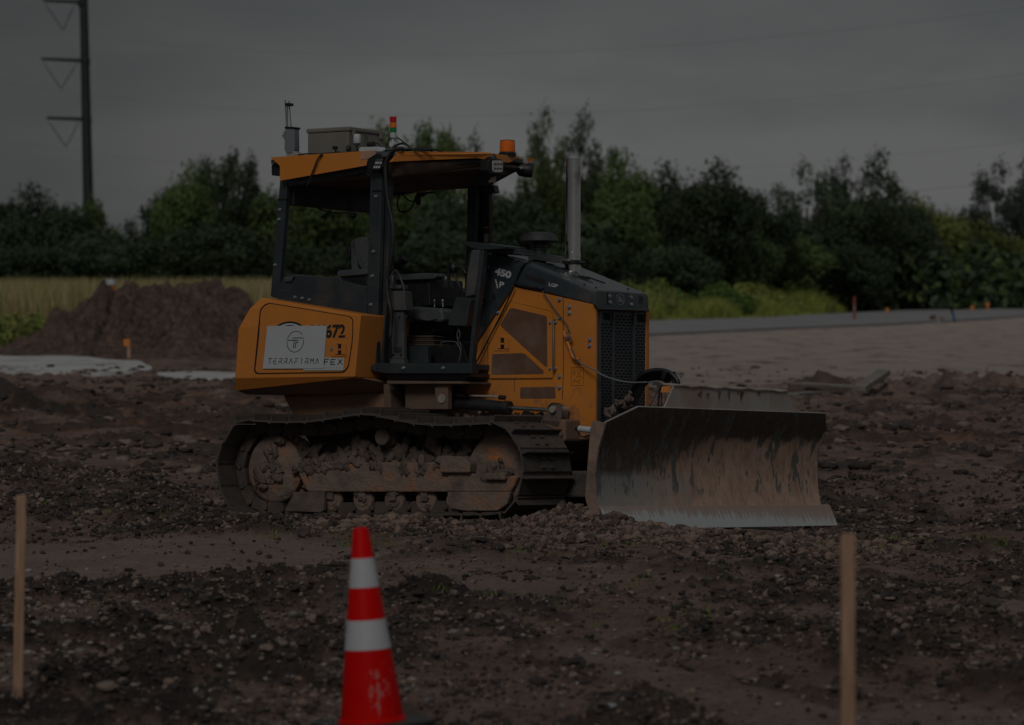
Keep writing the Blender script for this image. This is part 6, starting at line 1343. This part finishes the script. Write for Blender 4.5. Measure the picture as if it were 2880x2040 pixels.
def crown_mesh(name, seed, nlobe, per, shape='round', leaf=.026, open_=.0):
    """lobes of foliage: each lobe a ragged shell of leaf cards facing outwards, so its top catches the sky and its belly stays dark"""
    r = np.random.default_rng(seed); C = []
    for k in range(nlobe):
        d = r.normal(0, 1, 3); d /= np.linalg.norm(d); rr = r.uniform(.15, 1)**.5
        if shape == 'open': q = np.array([d[0]*.44*rr, d[1]*.44*rr, .60+d[2]*.36*rr]); R_ = r.uniform(.05, .12)
        elif shape == 'round': q = np.array([d[0]*.36*rr, d[1]*.36*rr, .58+d[2]*.30*rr]); R_ = r.uniform(.09, .17)
        elif shape == 'tall':
            z = .30+.63*(k+.5)/nlobe; wz = .42*math.sin(math.pi*min(1, (z-.15)/1.02))**.6*r.uniform(.5, 1); q = np.array([d[0]*wz, d[1]*wz, z+.03*d[2]]); R_ = r.uniform(.06, .12)
        else: q = np.array([d[0]*.38*rr, d[1]*.38*rr, .46+d[2]*.36*rr]); R_ = r.uniform(.11, .19)
        C.append((q, R_))
    V = []
    for q, R_ in C:
        n = int(per*(R_/.13)**1.6*r.uniform(.8, 1.2)); d = r.normal(0, 1, (n, 3)); d /= np.linalg.norm(d, axis=1)[:, None]
        w = 1+.35*np.sin(d[:, :1]*5+q[0]*30)*np.cos(d[:, 1:2]*6+q[1]*20)+.12*r.normal(0, 1, (n, 1)); rad_ = R_*w*r.uniform(.55, 1.08, (n, 1))
        c = q+d*rad_*np.array([1, 1, .8]); nn_ = d+r.normal(0, .55, (n, 3)); nn_ /= np.linalg.norm(nn_, axis=1)[:, None]
        t = np.cross(nn_, r.normal(0, 1, (n, 3))); t /= np.linalg.norm(t, axis=1)[:, None]; s = np.cross(nn_, t); L_ = leaf*r.uniform(.45, 1.25, n)[:, None]
        V.append(np.stack([c-t*L_, c-s*L_*.6, c+t*L_, c+s*L_*.6], 1))
    V = np.concatenate(V).reshape(-1, 3); Fq = np.arange(len(V)).reshape(-1, 4)
    return V, Fq, C
def trunk_bm(C, seed, th=.018):
    random.seed(seed); bm = B(); tube(bm, [(0, 0, 0), (.01, .005, .2), (-.01, .01, .42), (.01, 0, .72)], [th*1.3, th, th*.8, th*.35], 7, 1, smooth=False)
    for q, _ in random.sample(C, 14): z = min(q[2]*.6, .5); tube(bm, [(0, 0, z), tuple(np.array([q[0]*.5, q[1]*.5, (z+q[2])/2+.02])), tuple(q)], [th*.5, th*.3, th*.12], 5, 1, smooth=False)
    return bm
protos = {}
for key, (seed, nc_, nl, sh, lf_, op) in {'a': (1, 42, 420, 'round', .018, 0), 'b': (2, 32, 330, 'round', .018, .2), 'c': (3, 46, 300, 'open', .017, .5), 'd': (14, 34, 260, 'open', .016, .9), 'e': (5, 44, 400, 'full', .020, 0), 'f': (6, 38, 420, 'full', .020, 0)}.items():
    V, Fq, C = crown_mesh(key, seed, nc_, nl, sh, lf_, op); protos[key] = {'V': V, 'F': Fq, 'C': C, 'me': {}}
    bm = trunk_bm(C, seed); bmesh.ops.recalc_face_normals(bm, faces=bm.faces); me = bpy.data.meshes.new('trunk'); bm.to_mesh(me); bm.free(); me.materials.append(bark); protos[key]['trunk'] = me
def tree(px, top, wpx, dd, proto, col, label, name='broadleaf_tree', cat='tree', group='trees of the far treeline', rot=None):
    p = protos[proto]
    if col not in p['me']: p['me'][col] = tri_mesh('crown', p['V'], p['F'], [Lf[col]])
    x_ = (px-CX)/1e4*dd; z0 = Hs(x_, dd)-.1; h = (EYE+(800-top)/1e4*dd-z0)*1.05; w_ = wpx/1e4*dd
    w_ *= 1.3 if proto in 'cd' else 1.22
    root = empty(name, (x_, dd, z0), random.uniform(0, 6.28) if rot is None else rot); tag(root, label, cat, group)
    for nm, me in (('trunk', p['trunk']), ('crown', p['me'][col])):
        o = link(bpy.data.objects.new(nm, me), root); o.scale = (w_, w_, h)
    return root
random.seed(31)
T = [(-40, 545, 300, 190, 'e', 'dark', 'dark bushy tree cut by the left edge of the photo'),
 (75, 538, 260, 195, 'a', 'dark', 'dark round tree left of the power pole'),
 (185, 522, 230, 188, 'e', 'dark', 'dark broad tree whose crown touches the power pole'),
 (285, 548, 200, 192, 'b', 'mid', 'tree sloping down right of the power pole'),
 (345, 640, 160, 186, 'e', 'mid', 'low bushy tree filling the dip right of the power pole'),
 (425, 528, 190, 196, 'b', 'dark', 'loose tree with sky gaps rising right of the dip'),
 (520, 480, 190, 190, 'a', 'mid', 'rounded mid green tree left of the twin peaks'),
 (590, 432, 170, 196, 'b', 'dark', 'left of the twin treetop peaks left of the cab'),
 (672, 420, 150, 190, 'c', 'dark', 'right of the twin treetop peaks, tall and gappy'),
 (748, 470, 200, 194, 'e', 'dark', 'dark tree right behind the rear cab post'),
 (850, 462, 280, 190, 'e', 'mid', 'green tree seen through the rear cab window'),
 (985, 490, 240, 195, 'f', 'mid', 'brighter green tree behind the seat in the cab window'),
 (1115, 330, 230, 200, 'b', 'mid', 'tall open tree behind the signal tower on the roof'),
 (1215, 345, 190, 196, 'c', 'mid', 'tall open tree right of the signal tower'),
 (1180, 400, 240, 205, 'a', 'dark', 'dark lower tree between the two behind the signal tower'),
 (1290, 470, 260, 192, 'e', 'dark', 'dark tree seen through the front cab opening'),
 (1330, 412, 150, 204, 'd', 'dark', 'small dark tree tip above the roof left of the beacon'),
 (1440, 520, 260, 188, 'f', 'dark', 'dark tree behind the air precleaner'),
 (1520, 345, 150, 196, 'd', 'mid', 'slender pointed tree between the beacon and the exhaust'),
 (1580, 430, 280, 200, 'b', 'mid', 'leafy tree behind the exhaust stack'),
 (1650, 350, 160, 198, 'd', 'dark', 'airy tall tree just right of the exhaust stack'),
 (1755, 410, 210, 194, 'b', 'mid', 'narrow airy tree second right of the exhaust stack'),
 (1745, 500, 240, 188, 'f', 'mid', 'broad green tree under the narrow airy one'),
 (1880, 482, 240, 196, 'a', 'dark', 'dark dome shaped tree above the hood front'),
 (1995, 474, 250, 192, 'a', 'dark', 'dark dome shaped tree right of the other dome'),
 (2110, 530, 260, 204, 'b', 'dark', 'lower dark tree in the dip of the treeline'),
 (2190, 560, 200, 212, 'e', 'dark', 'dark tree filling the dip left of the twin airy crowns'),
 (2270, 486, 200, 212, 'd', 'dark', 'left airy crown of the pair above the blade'),
 (2360, 470, 150, 226, 'd', 'grey', 'grey thin crown between the airy pair'),
 (2452, 455, 210, 222, 'd', 'dark', 'right airy crown of the pair, the taller one'),
 (2330, 540, 260, 220, 'a', 'dark', 'dark mass of tree below the airy pair'),
 (2500, 545, 240, 228, 'a', 'dark', 'dark tree right below the taller airy crown'),
 (2580, 572, 200, 245, 'b', 'grey', 'distant grey tree over the yellow green one'),
 (2690, 575, 260, 265, 'b', 'grey', 'distant hazy grey tree right of the yellow green crown'),
 (2800, 482, 200, 262, 'd', 'grey', 'tall distant feathery tree near the right edge'),
 (2880, 470, 200, 255, 'd', 'grey', 'tall distant feathery tree cut by the right edge'),
 (2855, 620, 260, 268, 'e', 'grey', 'low distant tree above the house at the right edge'),
 (2600, 570, 250, 232, 'a', 'light', 'yellow green tree right of the dark mass'),
 (2715, 590, 240, 240, 'f', 'light', 'yellow green bushy tree above the dark thicket'),
 (2815, 625, 190, 250, 'e', 'light', 'yellow green tree falling away toward the house'),
 (2540, 600, 240, 226, 'f', 'dark', 'dark thicket tree with pale trunks at the foot'),
 (2650, 620, 230, 236, 'e', 'dark', 'broad dark thicket tree behind the tagged laths'),
 (2740, 655, 170, 246, 'e', 'dark', 'dark thicket tree at the right end of the thicket'),
 (2060, 620, 260, 196, 'f', 'mid', 'olive rounded tree in front of the domes'),
 (2200, 640, 240, 208, 'f', 'mid', 'round olive tree left of the dark mass foot'),
 (2380, 650, 240, 218, 'e', 'dark', 'dark low tree below the airy pair'),
 (1900, 650, 250, 184, 'e', 'dark', 'dark low tree just above the hood nose'),
 (1700, 640, 230, 180, 'e', 'dark', 'dark low tree behind the hood'),
 (620, 600, 260, 180, 'f', 'dark', 'dark low tree in front of the twin peaks'),
 (450, 620, 240, 182, 'e', 'dark', 'dark low tree over the grass left of the twin peaks'),
 (240, 640, 250, 180, 'f', 'dark', 'dark low tree over the grass below the power pole'),
 (80, 640, 250, 180, 'e', 'dark', 'dark low tree over the grass near the left edge'),
 (1040, 640, 260, 182, 'e', 'dark', 'dark low tree behind the cab door post'),
 (1240, 640, 240, 182, 'f', 'dark', 'dark low tree behind the control levers'),
 (820, 650, 240, 182, 'e', 'dark', 'dark low tree behind the seat backrest'),
 (1450, 660, 240, 182, 'e', 'dark', 'dark low tree behind the cowl')]
for t_ in T: tree(*t_)
for j, px in enumerate((2560, 2578)):
    q = (px-CX)/1e4*184
# dense understory closing the foot of the treeline
def leafcloud(name, n, fx, fy, fz_, size, mats, wt=None, seed=3):
    r = np.random.default_rng(seed); c = np.stack([fx(r, n), fy(r, n), np.zeros(n)], -1); c = fz_(r, c)
    t = r.normal(0, 1, (len(c), 3)); t /= np.linalg.norm(t, axis=1)[:, None]; s = np.cross(t, r.normal(0, 1, (len(c), 3))); s /= np.linalg.norm(s, axis=1)[:, None]; L_ = (size*r.uniform(.5, 1.4, len(c)))[:, None]
    V = np.stack([c-t*L_, c-s*L_*.55, c+t*L_, c+s*L_*.55], 1).reshape(-1, 3); Fq = np.arange(len(V)).reshape(-1, 4); mi = r.choice(len(mats), len(Fq), p=wt)
    return link(bpy.data.objects.new(name, tri_mesh(name, V, Fq, mats, mi)))
def ufz(r, c):
    h = 3.6+1.6*vn(c[:, 0]*.25, c[:, 1]*.2, 7)*2; c[:, 2] = r.random(len(c))**.8*h; c[:, 1] += np.maximum(c[:, 0]-5, 0)*3.0; return c
o = leafcloud('undergrowth', 42000, lambda r, n: r.uniform(-36, 30, n), lambda r, n: r.uniform(183, 200, n), ufz, .30, [Lf['dark']]); tag(o, 'dense dark undergrowth closing the foot of the treeline', 'undergrowth', kind='stuff')
def ufz2(r, c): c[:, 1] = 222+r.uniform(0, 25, len(c)); h = 3.5+1.5*vn(c[:, 0]*.2, c[:, 1]*.2, 17)*2; c[:, 2] = r.random(len(c))*h; return c
o = leafcloud('undergrowth', 12000, lambda r, n: r.uniform(18, 42, n), lambda r, n: r.uniform(205, 230, n), ufz2, .34, [Lf['dark'], Lf['mid']], [.7, .3], 5); tag(o, 'dark undergrowth at the foot of the right thicket', 'undergrowth', kind='stuff')
# bright bushes by the road on the right
def bush_z(r, c):
    x, y = c[:, 0], c[:, 1]; k = vn(x*.55, y*.22, 23)+.5*vn(x*1.4, y*.6, 24); h = (1.15+1.5*k)*ss(17.6, 15.5, x-.12*(y-165)); c[:, 2] = np.maximum(h, .1)*r.random(len(c))**.7; return c[h > .12]
def byf(r, n): return r.uniform(0, 1, n)
gb = [leafmat('bush_green', (.12, .17, .028), (.19, .24, .045)), leafmat('bush_lime', (.18, .21, .045), (.26, .27, .075)), leafmat('bush_dark_green', (.06, .11, .028), (.10, .16, .038))]
r = np.random.default_rng(77); n = 60000; bx2 = r.uniform(2.5, 19.5, n); by2 = 162+2.9*np.maximum(bx2-6.5, 0)*0+r.uniform(0, 14, n)+np.interp(bx2, [2, 6.4, 13, 17, 20], [0, 5, 23, 45, 62])*.9
c = np.c_[bx2, by2, np.zeros(n)]; k = vn(bx2*.55, by2*.22, 23)+.5*vn(bx2*1.4, by2*.6, 24); hh = np.clip(1.05+1.7*k, .2, 2.1)*ss(20, 17.5, bx2)*np.interp(by2-np.interp(bx2, [2, 6.4, 13, 17, 20], [162, 166.5, 182.7, 202.5, 217.8]), [0, 4, 14], [.45, 1, 1.1]); c[:, 2] = hh*r.random(n)**.7
hue = vn(bx2*.35, by2*.1, 41)+.12*r.normal(0, 1, n); mi = np.where(hue > .06, 1, np.where(hue < -.16, 2, 0))
t = r.normal(0, 1, (n, 3)); t /= np.linalg.norm(t, axis=1)[:, None]; s = np.cross(t, r.normal(0, 1, (n, 3))); s /= np.linalg.norm(s, axis=1)[:, None]; L_ = (.10*r.uniform(.6, 1.6, n))[:, None]
V = np.stack([c-t*L_, c-s*L_*.55, c+t*L_, c+s*L_*.55], 1).reshape(-1, 3)
o = link(bpy.data.objects.new('roadside_bushes', tri_mesh('roadside_bushes', V, np.arange(len(V)).reshape(-1, 4), gb, mi))); tag(o, 'bright green weeds and low bushes growing along the road on the right', 'bushes', kind='stuff')
n = 16000; gx3 = r.uniform(2.5, 21, n); gy3 = np.interp(gx3, [2, 6.4, 13, 17, 20, 21], [160, 164.5, 181.2, 201, 216, 221])+r.uniform(0, 11, n); hv3 = np.clip(.55+1.5*vn(gx3*.6, gy3*.25, 91)+.9*vn(gx3*1.9, gy3*.6, 92), .12, 1.5)*ss(21, 16, gx3)**.5+.08
o = blades(np.c_[gx3, gy3, H(gx3, gy3)], hv3, 4, .16, .018, [plain('verge_lime', (.34, .36, .06), .8, 0, .2, .3), plain('verge_straw', (.30, .26, .10), .8, 0, .2, .3), plain('verge_green', (.19, .26, .04), .8, 0, .2, .3)], 'verge_grass', .7, [.4, .15, .45], 33); tag(o, 'uneven yellow green grass strip between the road and the trees on the right', 'grass', kind='stuff')
# tall grass field
gm = [plain('grass_straw', (.46, .36, .19), .8, 0, .2, .3), plain('grass_olive', (.30, .26, .10), .8, 0, .2, .3), plain('grass_green', (.17, .24, .04), .8, 0, .2, .3)]
r = np.random.default_rng(8); n = 26000; gy2 = r.uniform(108, 176, n); gx2 = r.uniform(-.17, -.012, n)*gy2; P = np.c_[gx2, gy2, H(gx2, gy2)]
o = blades(P, 1.85, 3, .16, .020, gm, 'tall_grass', .25, [.55, .30, .15], 9); tag(o, 'field of tall straw coloured grass in front of the left trees', 'grass', kind='stuff')
n = 9000; gy2 = r.uniform(100, 118, n); gx2 = r.uniform(-.17, -.012, n)*gy2; P = np.c_[gx2, gy2, H(gx2, gy2)]
o = blades(P, .85, 3, .10, .03, gm, 'short_grass', .4, [.15, .45, .40], 12); tag(o, 'shorter yellow green grass at the front of the field', 'grass', kind='stuff')
n = 5000; gy2 = r.uniform(97, 112, n); gx2 = r.uniform(-.165, -.10, n)*gy2; c = np.c_[gx2, gy2, r.random(n)**.7*np.clip(.75+1.2*vn(gx2*.8, gy2*.3, 4), .2, 1.4)]
t = r.normal(0, 1, (n, 3)); t /= np.linalg.norm(t, axis=1)[:, None]; s = np.cross(t, r.normal(0, 1, (n, 3))); s /= np.linalg.norm(s, axis=1)[:, None]; L_ = (.09*r.uniform(.6, 1.6, n))[:, None]
V = np.stack([c-t*L_, c-s*L_*.55, c+t*L_, c+s*L_*.55], 1).reshape(-1, 3)
o = link(bpy.data.objects.new('leafy_weeds', tri_mesh('leafy_weeds', V, np.arange(len(V)).reshape(-1, 4), gb+[M['sign']], r.choice(4, n, p=[.5, .3, .17, .03])))); tag(o, 'bright leafy weeds at the left edge in front of the grass', 'weeds', kind='stuff')
# feathery seed heads over the right bushes
P = []
for px, py in ((1790, 790), (1802, 783), (1840, 788), (1850, 780), (1885, 795), (1775, 800)): x_ = (px-CX)/1e4*170; P.append((x_, 170, 0))
o = blades(np.array(P), 2.0, 9, .16, .02, [gm[0]], 'reed_plumes', .12, None, 14); tag(o, 'pale feathery reed plumes standing above the bushes right of the hood', 'reeds', kind='stuff')
